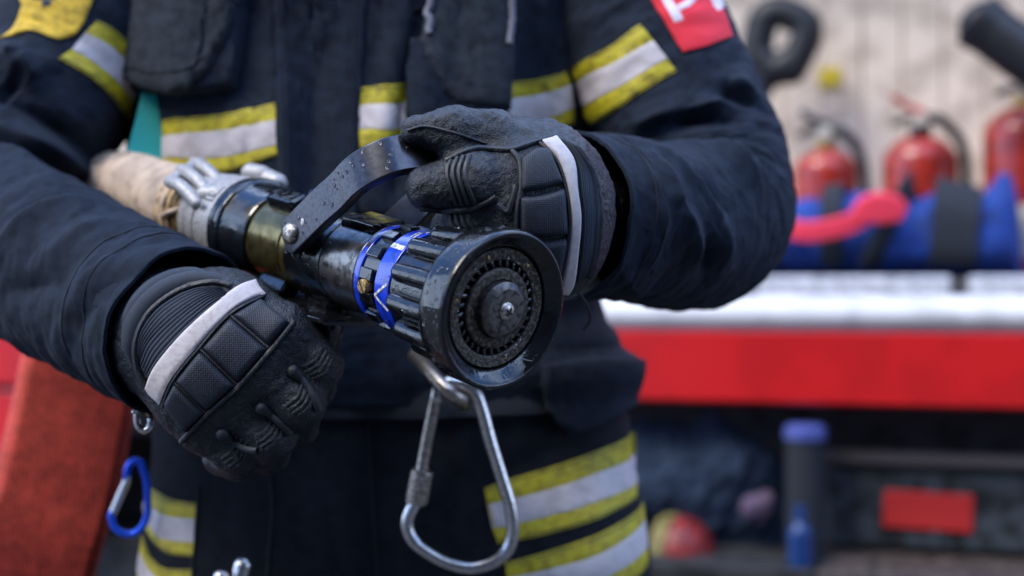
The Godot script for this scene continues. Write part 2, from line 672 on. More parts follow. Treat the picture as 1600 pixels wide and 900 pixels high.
func materials() -> void:
	var S := FastNoiseLite.TYPE_SIMPLEX_SMOOTH
	var C := FastNoiseLite.TYPE_CELLULAR
	var V := FastNoiseLite.TYPE_VALUE
	var weave := weave_tex(64, false)
	var twill := weave_tex(48, true, 5)
	var blotch := noise_tex(S, 0.008, [0.72, 0.9, 1.0], [0.2, 0.5, 0.8], 4, 5)
	var grime := noise_tex(S, 0.012, [0.45, 0.85, 1.0], [0.28, 0.45, 0.62], 14, 6)
	var leather := noise_tex(C, 0.05, [0.0, 0.6, 1.0], [0.0, 0.25, 0.8], 7, 3, 512, 12.0)
	var crease := noise_tex(S, 0.007, [0.0, 1.0], [0.0, 1.0], 6, 5, 512, 35.0)
	(crease.noise as FastNoiseLite).fractal_type = FastNoiseLite.FRACTAL_RIDGED
	crease.as_normal_map = true
	crease.bump_strength = 14.0
	var speck := noise_tex(V, 0.22, [0.55, 0.88, 1.0], [0.25, 0.45, 0.6], 9, 2)
	var wet := noise_tex(S, 0.012, [0.04, 0.05, 0.20, 0.30], [0.42, 0.49, 0.52, 0.75], 21, 4, 512, 20.0)
	var film := noise_tex(S, 0.012, [1.0, 0.95, 0.0, 0.05], [0.42, 0.49, 0.52, 0.75], 21, 4, 512, 20.0)
	var scuff := noise_tex(S, 0.03, [0.22, 0.4, 0.6], [0.3, 0.5, 0.7], 31, 5)
	mat("coat_cloth", Color(0.0120, 0.0190, 0.0335), 0.82, 0.0, {scale = 14.0, bump = weave, deep = 0.022, tex = blotch, rim = 0.12, spec = 0.3})
	mat("flap_cloth", Color(0.032, 0.040, 0.051), 0.85, 0.0, {scale = 14.0, bump = weave, deep = 0.03, tex = blotch, rim = 0.12, spec = 0.3})
	mat("trouser_cloth", Color(0.0080, 0.010, 0.0155), 0.85, 0.0, {scale = 14.0, bump = weave, deep = 0.022, tex = blotch, rim = 0.08, spec = 0.3})
	mat("thread", Color(0.012, 0.016, 0.024), 0.8, 0.0, {scale = 60.0, bump = weave})
	mat("tape_yellow", Color(0.64, 0.535, 0.006), 0.6, 0.0, {scale = 9.0, bump = weave, deep = 0.03, tex = noise_tex(S, 0.015, [Color(0.76, 0.73, 0.68), Color(0.93, 0.92, 0.88), Color.WHITE], [0.2, 0.42, 0.6], 41, 6), detail = speck, detail_scale = 36.0})
	mat("tape_silver", Color(0.54, 0.485, 0.485), 0.5, 0.0, {scale = 6.0, tex = noise_tex(S, 0.010, [0.86, 0.96, 1.0], [0.25, 0.45, 0.6], 43, 5), bump = scuff, deep = 0.01})
	mat("glove_strip", Color(0.54, 0.485, 0.475), 0.5, 0.0, {scale = 14.0, tex = noise_tex(S, 0.02, [0.88, 0.97, 1.0], [0.2, 0.45, 0.6], 44, 5), bump = scuff, deep = 0.02})
	mat("leather", Color(0.0090, 0.0128, 0.0205), 0.42, 0.0, {scale = 22.0, bump = leather, deep = 0.07, crease = crease, crease_scale = 1.5, tex = noise_tex(S, 0.01, [0.45, 0.85, 1.0], [0.2, 0.5, 0.8], 8, 5), spec = 0.5})
	mat("leather_trim", Color(0.0095, 0.0115, 0.016), 0.45, 0.0, {scale = 30.0, bump = leather, deep = 0.03})
	mat("pad_cloth", Color(0.0125, 0.0185, 0.032), 0.6, 0.0, {scale = 16.0, bump = twill, deep = 0.032, tex = blotch})
	mat("knit", Color(0.015, 0.023, 0.038), 0.75, 0.0, {scale = 20.0, bump = weave, deep = 0.03, rim = 0.3})
	mat("badge_yellow", Color(0.80, 0.50, 0.025), 0.7, 0.0, {scale = 18.0, bump = weave, deep = 0.04, tex = blotch})
	mat("badge_navy", Color(0.02, 0.03, 0.07), 0.8, 0.0, {scale = 18.0, bump = weave, deep = 0.04})
	mat("badge_red", Color(0.72, 0.006, 0.022), 0.7, 0.0, {scale = 18.0, bump = weave, deep = 0.03})
	mat("badge_white", Color(0.78, 0.70, 0.76), 0.7, 0.0, {scale = 18.0, bump = weave, deep = 0.03})
	mat("skin", Color(0.45, 0.25, 0.18), 0.5, 0.0, {scale = 10.0, tex = blotch})
	mat("boot_rubber", Color(0.012, 0.012, 0.013), 0.5, 0.0, {scale = 10.0, bump = leather})
	# nozzle
	mat("black_rubber", Color(0.0055, 0.006, 0.007), 1.0, 0.0, {scale = 9.0, rough_tex = wet, bump = film, deep = 0.014, spec = 0.55})
	mat("black_paint", Color(0.0045, 0.005, 0.006), 1.0, 0.0, {scale = 8.0, rough_tex = wet, bump = film, deep = 0.012, spec = 0.6})
	mat("face_dirt", Color(0.125, 0.103, 0.078), 0.38, 0.25, {scale = 26.0, tex = noise_tex(S, 0.02, [Color(0.2, 0.2, 0.2), Color(0.55, 0.5, 0.45), Color.WHITE], [0.3, 0.5, 0.72], 51, 6), bump = scuff, deep = 0.03})
	mat("knob_metal", Color(0.14, 0.126, 0.115), 0.3, 0.6, {scale = 22.0, tex = noise_tex(S, 0.014, [Color(0.55, 0.54, 0.53), Color(0.9, 0.88, 0.86), Color.WHITE], [0.30, 0.42, 0.7], 52, 4, 512, 18.0), bump = scuff, deep = 0.015})
	mat("ring_blue", Color(0.006, 0.045, 0.62), 0.22, 0.0, {scale = 12.0, tex = noise_tex(S, 0.02, [0.6, 1.0], [0.2, 0.5], 53, 4), coat = 0.5, coat_rough = 0.08})
	mat("mark_white", Color(0.80, 0.80, 0.80), 0.4, 0.0, {scale = 40.0, tex = grime})
	mat("worn_barrel", Color(0.17, 0.165, 0.16), 0.24, 0.85, {scale = 11.0, tex = noise_tex(S, 0.012, [Color(0.5, 0.5, 0.5), Color(0.85, 0.84, 0.83), Color.WHITE], [0.25, 0.42, 0.62], 54, 5, 512, 10.0), bump = scuff, deep = 0.004})
	mat("brass_olive", Color(0.165, 0.132, 0.05), 0.22, 0.8, {scale = 12.0, tex = noise_tex(S, 0.012, [Color(0.7, 0.7, 0.66), Color(0.92, 0.92, 0.9), Color.WHITE], [0.25, 0.5, 0.7], 55, 5), bump = scuff, deep = 0.004})
	mat("brass", Color(0.66, 0.44, 0.16), 0.42, 0.65, {scale = 60.0, tex = grime})
	mat("handle_metal", Color(0.062, 0.064, 0.078), 0.24, 0.85, {scale = 14.0, tex = noise_tex(S, 0.03, [0.82, 0.96, 1.0], [0.25, 0.5, 0.7], 56, 6), bump = scuff, deep = 0.003})
	mat("bright_steel", Color(0.76, 0.73, 0.70), 0.27, 1.0, {scale = 30.0, tex = noise_tex(S, 0.02, [0.6, 0.95, 1.0], [0.25, 0.45, 0.7], 57, 5), bump = scuff, deep = 0.008})
	mat("worn_steel", Color(0.64, 0.59, 0.54), 0.36, 0.95, {scale = 30.0, tex = noise_tex(S, 0.02, [Color(0.55, 0.5, 0.45), Color(0.9, 0.88, 0.85), Color.WHITE], [0.3, 0.5, 0.7], 58, 5), bump = scuff, deep = 0.012})
	mat("alloy", Color(0.40, 0.385, 0.375), 0.52, 0.35, {scale = 22.0, tex = noise_tex(S, 0.02, [0.75, 0.94, 1.0], [0.25, 0.45, 0.7], 59, 5), bump = scuff, deep = 0.02})
	mat("hose_canvas", Color(0.62, 0.47, 0.35), 0.85, 0.0, {scale = 10.0, bump = weave, deep = 0.06, tex = blotch})
	mat("hose_rubber", Color(0.56, 0.38, 0.20), 0.7, 0.0, {scale = 14.0, tex = grime})
	mat("binding", Color(0.20, 0.11, 0.055), 0.6, 0.2, {scale = 24.0, tex = grime})
	mat("dark_slot", Color(0.006, 0.006, 0.006), 0.6)
	mat("ink", Color(0.01, 0.014, 0.03), 0.6)
	mat("red_canvas", Color(0.78, 0.080, 0.050), 0.8, 0.0, {scale = 5.0, bump = twill, deep = 0.05, tex = noise_tex(S, 0.012, [Color(0.8, 0.78, 0.76), Color(0.92, 0.92, 0.92), Color.WHITE], [0.25, 0.5, 0.75], 61, 5), detail = speck, detail_scale = 7.0})
	mat("teal", Color(0.0, 0.36, 0.34), 0.5, 0.0, {scale = 20.0, bump = weave, deep = 0.03})
	mat("anodised_blue", Color(0.012, 0.11, 0.85), 0.3, 0.4)
	mat("cord", Color(0.012, 0.014, 0.02), 0.7)
	mat("lace", Color(0.16, 0.16, 0.19), 0.6)
	# fire engine
	mat("truck_red", Color(0.62, 0.008, 0.010), 0.4, 0.0, {scale = 1.2, coat = 0.2, tex = noise_tex(S, 0.01, [0.93, 1.0], [0.3, 0.6], 71, 4)})
	mat("truck_white", Color(0.70, 0.69, 0.70), 0.6, 0.0, {scale = 1.5, tex = noise_tex(S, 0.01, [0.9, 1.0], [0.3, 0.6], 72, 4)})
	mat("wall_cream", Color(0.80, 0.66, 0.52), 0.55, 0.0, {scale = 1.4, tex = noise_tex(S, 0.012, [Color(0.86, 0.85, 0.84), Color.WHITE], [0.3, 0.6], 73, 4)})
	mat("rail_alloy", Color(0.72, 0.72, 0.74), 0.35, 0.3, {scale = 8.0, tex = blotch})
	mat("dark_steel", Color(0.022, 0.022, 0.024), 0.75, 0.0, {scale = 2.0, tex = grime})
	mat("floor_dark", Color(0.06, 0.055, 0.055), 0.6)
	mat("extinguisher_red", Color(0.46, 0.030, 0.014), 0.3, 0.0, {scale = 5.0, tex = blotch, coat = 0.4})
	mat("black_plastic", Color(0.012, 0.012, 0.014), 0.5)
	mat("label_cream", Color(0.62, 0.56, 0.45), 0.6)
	mat("yellow_plastic", Color(0.66, 0.50, 0.03), 0.5)
	mat("bag_blue", Color(0.004, 0.055, 0.34), 0.7, 0.0, {scale = 6.0, bump = weave, deep = 0.1, tex = blotch})
	mat("strap_red", Color(0.88, 0.03, 0.07), 0.55, 0.0, {scale = 12.0, bump = weave, deep = 0.05})
	mat("strap_black", Color(0.012, 0.016, 0.024), 0.8, 0.0, {scale = 12.0, bump = weave, deep = 0.05})
	mat("box_grey", Color(0.045, 0.058, 0.072), 0.55, 0.0, {scale = 3.0, tex = grime})
	mat("box_rim", Color(0.16, 0.14, 0.135), 0.6)
	mat("label_red", Color(0.48, 0.022, 0.022), 0.5)
	mat("tarp_blue", Color(0.012, 0.030, 0.066), 0.75, 0.0, {scale = 5.0, bump = weave, deep = 0.1})
	mat("lid_blue", Color(0.07, 0.09, 0.30), 0.35)
	mat("dull_yellow", Color(0.26, 0.22, 0.06), 0.6, 0.0, {scale = 8.0, tex = grime})
	mat("dull_red", Color(0.28, 0.018, 0.016), 0.5, 0.0, {scale = 8.0, tex = grime})
	mat("bottle_blue", Color(0.006, 0.035, 0.15), 0.4)
	mat("pink_cloth", Color(0.11, 0.075, 0.13), 0.8)
	mat("shelf_tan", Color(0.075, 0.055, 0.048), 0.7, 0.0, {scale = 4.0, tex = grime})
	mat("dark_brick", Color(0.09, 0.045, 0.035), 0.85, 0.0, {scale = 0.8, tex = grime})
	mat("door_paint", Color(0.05, 0.055, 0.06), 0.6, 0.0, {scale = 0.8, tex = grime})
	mat("asphalt", Color(0.07, 0.07, 0.07), 0.9, 0.0, {scale = 1.5, tex = grime, bump = speck, deep = 0.3})
	var w := StandardMaterial3D.new()
	w.resource_name = "water"
	w.albedo_color = Color(1, 1, 1, 0.02)
	w.roughness = 0.0
	w.refraction_enabled = true
	w.refraction_scale = 0.033
	w.transparency = BaseMaterial3D.TRANSPARENCY_ALPHA
	M["water"] = w

# ---------------------------------------------------------------- nozzle and hose
func ring_of(prof: Array, seg := 72) -> G: return lathe(prof, seg)

func polar(r: float, deg: float, l: float) -> Vector3:
	return Vector3(r * cos(deg_to_rad(deg)), -r * sin(deg_to_rad(deg)), -l)  # y points down the nozzle's underside

func spin(deg: float, r: float, l: float) -> Transform3D:
	# x outwards, y round, z forward
	var a := deg_to_rad(deg)
	return Transform3D(Basis(Vector3(cos(a), -sin(a), 0), Vector3(sin(a), cos(a), 0), Vector3(0, 0, 1)), polar(r, deg, l))

func curved_mark(pts: Array, r: float, w: float) -> G:
	# a printed stroke on a ring: pts are [degrees, distance behind the face]
	var path := []
	for k in pts.size() - 1:
		for q in 6: path.append([lerpf(pts[k][0], pts[k + 1][0], q / 5.0), lerpf(pts[k][1], pts[k + 1][1], q / 5.0)])
	var g := G.new()
	for s in pts.size() - 1:
		var rows := []
		for q in 6:
			var p = path[s * 6 + q]
			var c := polar(r, p[0], p[1])
			var d := polar(r, pts[s + 1][0], pts[s + 1][1]) - polar(r, pts[s][0], pts[s][1])
			var nrm := polar(1.0, p[0], 0.0)
			var side := d.normalized().cross(nrm).normalized() * w * 0.5
			rows.append(PackedVector3Array([c - side - nrm * 0.001, c - side + nrm * 0.0003, c + side + nrm * 0.0003, c + side - nrm * 0.001]))
		g.loft(rows)
	return g

func drops(parent: Node3D, spots: Array, called := "water_drops") -> void:
	# beads of water: [position, normal, radius], in the parent's axes
	var rows := []
	for k in 7:
		var t := PI * 0.5 * k / 6.0
		var row := PackedVector3Array()
		for q in 12: row.append(Vector3(cos(TAU * q / 12) * maxf(cos(t), 0.02), sin(t) * 0.62, sin(TAU * q / 12) * maxf(cos(t), 0.02)))
		rows.append(row)
	var low := PackedVector3Array()
	for q in 12: low.append(Vector3(cos(TAU * q / 12) * 0.7, -0.25, sin(TAU * q / 12) * 0.7))
	rows.push_front(low)
	var mm := MultiMesh.new()
	mm.transform_format = MultiMesh.TRANSFORM_3D
	mm.mesh = smooth(G.new().loft(rows))
	mm.instance_count = spots.size()
	for k in spots.size():
		var n: Vector3 = spots[k][1]
		var x := n.cross(Vector3(0.3, 0.2, 0.9)).normalized()
		var b := Basis(x, n, x.cross(n)).scaled(Vector3.ONE * spots[k][2])
		mm.set_instance_transform(k, Transform3D(b, spots[k][0]))
	var o := MultiMeshInstance3D.new()
	o.name = called
	o.multimesh = mm
	o.material_override = M.water
	o.set_meta("kind", "stuff")
	parent.add_child(o, true)

func nozzle_frame() -> Transform3D:
	var f := Vector3(0.6643051, -0.20309845, 0.7193398)
	var x := Vector3(-0.73465116, 0.0, 0.67844504)
	return Transform3D(Basis(x, f.cross(x), f), at(790, 486, 0.95))

func build_nozzle() -> void:
	var t := thing("hose_nozzle", "wet black fire hose nozzle with blue rings and curved bail handle held in gloves", "nozzle")
	t.transform = nozzle_frame()
	# bumper at the front: bowl, lip, rounded side
	var bumper := part("bumper", ring_of([[0.0120, 0.0420], [0.0085, 0.0424], [0.0066, 0.0440], [0.0022, 0.0490], [0.0006, 0.0510], [0.0000, 0.0525], [0.0006, 0.0539], [0.0022, 0.0547], [0.0050, 0.0548], [0.0170, 0.0546], [0.0235, 0.0542], [0.0265, 0.0531], [0.0285, 0.0512], [0.0300, 0.0480], [0.0306, 0.0440], [0.0310, 0.0400], [0.0312, 0.0300]], 128), M.black_rubber, t, 50)
	part("face_ring", ring_of([[0.0115, 0.0325], [0.0095, 0.0330], [0.0090, 0.0336], [0.0088, 0.0375], [0.0084, 0.0406], [0.0090, 0.0412], [0.0130, 0.0414]], 96), M.face_dirt, t, 40)
	part("spray_seat", ring_of([[0.0150, 0.0260], [0.0150, 0.0335]], 96), M.dark_slot, t)
	for k in 30:
		var tooth := rbox(0.0048, 0.0026, 0.006, 0.0005, spin(12.0 * k + 3.0, 0.0304, 0.0126) * Transform3D(Basis(Vector3(0, 0, 1), 0.35), Vector3.ZERO))
		part("spray_tooth", tooth, M.black_paint, t)
	part("baffle_disc", ring_of([[0.0150, 0.0279], [0.0082, 0.0279], [0.0074, 0.0272], [0.0070, 0.0260], [0.0068, 0.0205], [0.0082, 0.0196], [0.0090, 0.0185]], 96), M.face_dirt, t, 30)
	var knob := part("baffle_knob", ring_of([[0.0100, 0.0195], [0.0030, 0.0195], [0.0022, 0.0193], [0.0016, 0.0187], [0.0000, 0.0164], [-0.0006, 0.0158], [-0.0010, 0.0148], [-0.0010, 0.0]], 96), M.knob_metal, t, 24)
	# cross-head screw in the middle
	var dome := []
	for k in 9: dome.append([-0.0010 - 0.0030 * sin(PI / 2 * k / 8.0), 0.0063 * cos(PI / 2 * k / 8.0)])
	var scr := part("screw", ring_of([[0.0002, 0.0063]] + dome, 40), M.worn_steel, knob, 60)
	for k in 2:
		var slot := rbox(0.0064, 0.0013, 0.0018, 0.0002, Transform3D(Basis(Vector3(0, 0, 1), PI / 4 + 0.25 + k * PI / 2), Vector3(0, 0, 0.0037)))
		part("slot", slot, M.dark_slot, knob)
	# small set screws on the face ring
	for a in [8.0, 68.0, 128.0, 248.0]:
		part("set_screw", lathe([[-0.0008, 0.0], [-0.0006, 0.0012], [0.001, 0.0016]], 12, spin(a, 0.0372, 0.0090)), M.brass, t)
	# shroud with grip ribs
	part("shroud", ring_of([[0.0240, 0.0382], [0.0560, 0.0378], [0.0600, 0.0377], [0.0780, 0.0376], [0.0795, 0.0370], [0.0800, 0.0340]], 96), M.black_paint, t, 35)
	for k in 12:
		var a := 18.0 + 30.0 * k
		part("grip_rib", rod([polar(0.0420, a, 0.0265), polar(0.0415, a, 0.0480), polar(0.0405, a, 0.0680)], 0.0070, 14), M.black_rubber, t, 60)
	# blue pattern ring with its white signs
	var ring := part("blue_ring", ring_of([[0.0790, 0.0340], [0.0800, 0.0381], [0.0806, 0.0384], [0.0952, 0.0384], [0.0958, 0.0380], [0.0965, 0.0345]], 96), M.ring_blue, t, 40)
	part("chevron", curved_mark([[2.0, 0.0818], [-13.5, 0.0948], [-27.0, 0.0815]], 0.03845, 0.0018), M.mark_white, ring)
	part("bar_sign", curved_mark([[44.0, 0.0810], [44.5, 0.0950]], 0.03845, 0.0042), M.mark_white, ring)
	part("spray_sign", curved_mark([[62.0, 0.0840], [76.0, 0.0855]], 0.03845, 0.0012), M.mark_white, ring)
	part("spray_sign", curved_mark([[62.0, 0.0875], [76.0, 0.0880]], 0.03845, 0.0012), M.mark_white, ring)
	part("spray_sign", curved_mark([[78.0, 0.0830], [84.0, 0.0835]], 0.03845, 0.0016), M.mark_white, ring)
	part("chevron", curved_mark([[-58.0, 0.0818], [-70.0, 0.0948], [-82.0, 0.0815]], 0.03845, 0.0018), M.mark_white, ring)
	# toothed detent ring
	part("detent_ring", ring_of([[0.0962, 0.0300], [0.0966, 0.0350], [0.0972, 0.0356], [0.1150, 0.0356], [0.1156, 0.0350], [0.1160, 0.0300]], 96), M.black_paint, t, 35)
	for k in 14:
		var a := -20.0 + 360.0 / 14 * k
		part("detent_tooth", rbox(0.0056, 0.0088, 0.0150, 0.0012, spin(a, 0.0366, 0.1062)), M.black_paint, t)
	var bs := part("brass_screw", lathe([[0.003, 0.0052], [-0.0034, 0.0052], [-0.0041, 0.0047], [-0.0042, 0.0]], 28, spin(-7.5, 0.0372, 0.1066) * Transform3D(Basis(Vector3(0, 1, 0), PI / 2), Vector3.ZERO)), M.brass, t, 40)
	part("slot", rbox(0.0008, 0.0088, 0.0010, 0.0001, spin(-7.5, 0.0413, 0.1066) * Transform3D(Basis(Vector3(1, 0, 0), 0.6), Vector3.ZERO)), M.dark_slot, bs)
	part("blue_ring", ring_of([[0.1158, 0.0330], [0.1162, 0.0368], [0.1168, 0.0371], [0.1218, 0.0371], [0.1224, 0.0367], [0.1228, 0.0330]], 96), M.ring_blue, t, 40)
	part("bare_spot", curved_mark([[34.0, 0.1190], [54.0, 0.1190]], 0.0372, 0.0034), M.worn_barrel, t)
	part("seal_ring", ring_of([[0.1226, 0.0330], [0.1228, 0.0364], [0.1238, 0.0368], [0.1248, 0.0364], [0.1252, 0.0330]], 96), M.black_rubber, t, 50)
	# worn barrel, then the black valve body
	part("barrel", ring_of([[0.1240, 0.0300], [0.1250, 0.0346], [0.1500, 0.0346], [0.1720, 0.0346], [0.1800, 0.0340], [0.1810, 0.0300]], 96), M.worn_barrel, t, 35)
	part("valve_body", ring_of([[0.1690, 0.0330], [0.1695, 0.0352], [0.1710, 0.0357], [0.2140, 0.0357], [0.2165, 0.0350], [0.2170, 0.0300]], 96), M.black_paint, t, 35)
	part("top_block", rbox(0.012, 0.030, 0.044, 0.003, spin(80.0, 0.0322, 0.1480)), M.black_paint, t)
	part("swivel_collar", ring_of([[0.2150, 0.0300], [0.2155, 0.0341], [0.2165, 0.0346], [0.2240, 0.0346], [0.2248, 0.0340], [0.2255, 0.0346], [0.2262, 0.0340], [0.2270, 0.0346], [0.2277, 0.0341], [0.2290, 0.0344], [0.2720, 0.0344], [0.2735, 0.0340], [0.2740, 0.0300]], 96), M.brass_olive, t, 35)
	for a in [-62.0, 118.0, 62.0]:
		var lug := rbox(0.012, 0.016, 0.036, 0.002, spin(a, 0.0385, 0.2440))
		part("swivel_lug", lug, M.black_paint, t)
	part("inlet_cone", ring_of([[0.2720, 0.0320], [0.2725, 0.0362], [0.2750, 0.0374], [0.2850, 0.0388], [0.2990, 0.0404], [0.3020, 0.0412], [0.3030, 0.0428], [0.3045, 0.0436], [0.3090, 0.0438], [0.3110, 0.0432], [0.3114, 0.0424], [0.3122, 0.0432], [0.3160, 0.0434], [0.3178, 0.0428], [0.3180, 0.0300]], 96), M.black_paint, t, 35)
	# grip plate under the valve body and the pistol grip in the fist
	var plate := PackedVector2Array([Vector2(0.046, -0.235), Vector2(0.050, -0.190), Vector2(0.040, -0.148), Vector2(0.012, -0.140), Vector2(-0.03, -0.145), Vector2(-0.035, -0.23)])
	var rows := []
	for y in [0.0425, 0.0418, 0.0392, 0.0385]:
		var row := PackedVector3Array()
		var s := 0.97 if y > 0.042 or y < 0.039 else 1.0
		for p in plate: row.append(Vector3(p.x * s, y, p.y))
		rows.append(row)
	part("grip_plate", G.new().loft(rows), M.black_paint, t, 30)
	var gp := [Vector3(0, 0.030, -0.20), Vector3(0.002, 0.055, -0.203), Vector3(0.004, 0.085, -0.210), Vector3(0.004, 0.120, -0.222), Vector3(0.002, 0.150, -0.232)]
	var gs := func(q: float) -> Array:
		var o := []
		for p in circle(1.0, 20): o.append(Vector2(p.x * 0.015, p.y * (0.021 + 0.0015 * sin(q * 30.0))))
		return o
	part("pistol_grip", sweep(catmull(gp, 30), gs, Vector3(0, 0, 1)), M.black_rubber, t, 60)
	# bail handle: a flat bar bent into a U, its width square to the plane of the U
	var q := Vector3(0, -0.643, 0.766)
	var w := Vector3(0, 0.766, 0.643)
	var o := Vector3(0, -0.017, -0.192)
	var half := [Vector2(0.0425, -0.011), Vector2(0.0425, 0.000), Vector2(0.0425, 0.022), Vector2(0.0422, 0.042), Vector2(0.0408, 0.060), Vector2(0.0415, 0.078), Vector2(0.0385, 0.093), Vector2(0.0290, 0.107), Vector2(0.0150, 0.1145), Vector2(0.0, 0.1165)]
	var path := []
	for p in half: path.append(o + Vector3(p.x, 0, 0) + q * p.y)
	for k in range(half.size() - 2, -1, -1): path.append(o + Vector3(-half[k].x, 0, 0) + q * half[k].y)
	var bail := catmull(path, 90)
	var sec := func(s: float) -> Array:
		var e := minf(s, 1.0 - s) * 0.36
		var ww := 0.0290
		if e < 0.0115: ww = maxf(0.010, 2.0 * sqrt(maxf(0.0, 0.0135 * 0.0135 - pow(0.0115 - e, 2.0))) * 1.02)
		return rrect(0.0088, ww, 0.0013, 3)
	var handle := part("bail_handle", sweep(bail, sec, w, false, true), M.handle_metal, t, 35)
	for s in [1, -1]:
		var hub := polar(0.0, 0, 0) + o
		part("pivot_boss", lathe([[0.0, 0.0], [0.0, 0.0125], [0.012, 0.0125]], 32, Transform3D(Basis(Vector3(0, 1, 0), s * PI / 2), hub + Vector3(s * 0.0400, 0, 0))), M.black_paint, t)
		part("pivot_screw", lathe([[-0.0048, 0.0], [-0.0047, 0.003], [-0.0042, 0.0056], [-0.0030, 0.0074], [-0.0010, 0.0082], [0.006, 0.0082]], 32, Transform3D(Basis(Vector3(0, 1, 0), s * PI / 2), hub + Vector3(s * 0.0468, 0, 0))), M.worn_steel, handle, 50)
		part("rivet", lathe([[-0.0010, 0.0], [-0.0007, 0.0024], [0.003, 0.0028]], 20, Transform3D(Basis(Vector3(0, 1, 0), s * PI / 2), hub + Vector3(s * 0.0467, 0, 0) + q * 0.0175 + w * 0.0)), M.worn_steel, handle, 50)
	# water beads
	rng.seed = 77
	var spots := []
	for k in 60:
		var s := rng.randf_range(0.03, 0.55) * (bail.size() - 1)
		var a := int(s)
		var p: Vector3 = bail[a].lerp(bail[a + 1], s - a)
		var d: Vector3 = (bail[a + 1] - bail[a]).normalized()
		var out := w.cross(d).normalized()
		if out.dot(p - (o + q * 0.03)) < 0.0: out = -out
		var rr := rng.randf_range(0.0004, 0.0009) if rng.randf() < 0.55 else rng.randf_range(0.001, 0.0019)
		spots.append([p + out * 0.0044 + w * rng.randf_range(-0.0118, 0.0118), out, rr])
	drops(handle, spots)
	spots = []
	for k in 90:
		var a := rng.randf_range(-60.0, 120.0)
		var l := rng.randf_range(0.004, 0.020)
		spots.append([polar(0.0546, a, l), polar(1.0, a, 0.0), rng.randf_range(0.0004, 0.0014)])
	for k in 40:
		var a := rng.randf_range(0.0, 360.0)
		var r := rng.randf_range(0.034, 0.040)
		spots.append([polar(r, a, 0.0087), Vector3(0, 0, 1), rng.randf_range(0.0003, 0.0011)])
	for k in 50:
		var a := rng.randf_range(-30.0, 110.0)
		spots.append([polar(0.0347, a, rng.randf_range(0.126, 0.168)), polar(1.0, a, 0.0), rng.randf_range(0.0003, 0.0008)])
	for k in 25:
		var a := rng.randf_range(-60.0, 110.0)
		spots.append([polar(0.0385, a, rng.randf_range(0.081, 0.095)), polar(1.0, a, 0.0), rng.randf_range(0.0003, 0.0008)])
	for k in 60:
		var a := 18.0 + 30.0 * rng.randi_range(-3, 3)
		spots.append([polar(0.0484, a + rng.randf_range(-1.0, 1.0), rng.randf_range(0.03, 0.052)), polar(1.0, a, 0.0), rng.randf_range(0.0003, 0.0010)])
	drops(t, spots)

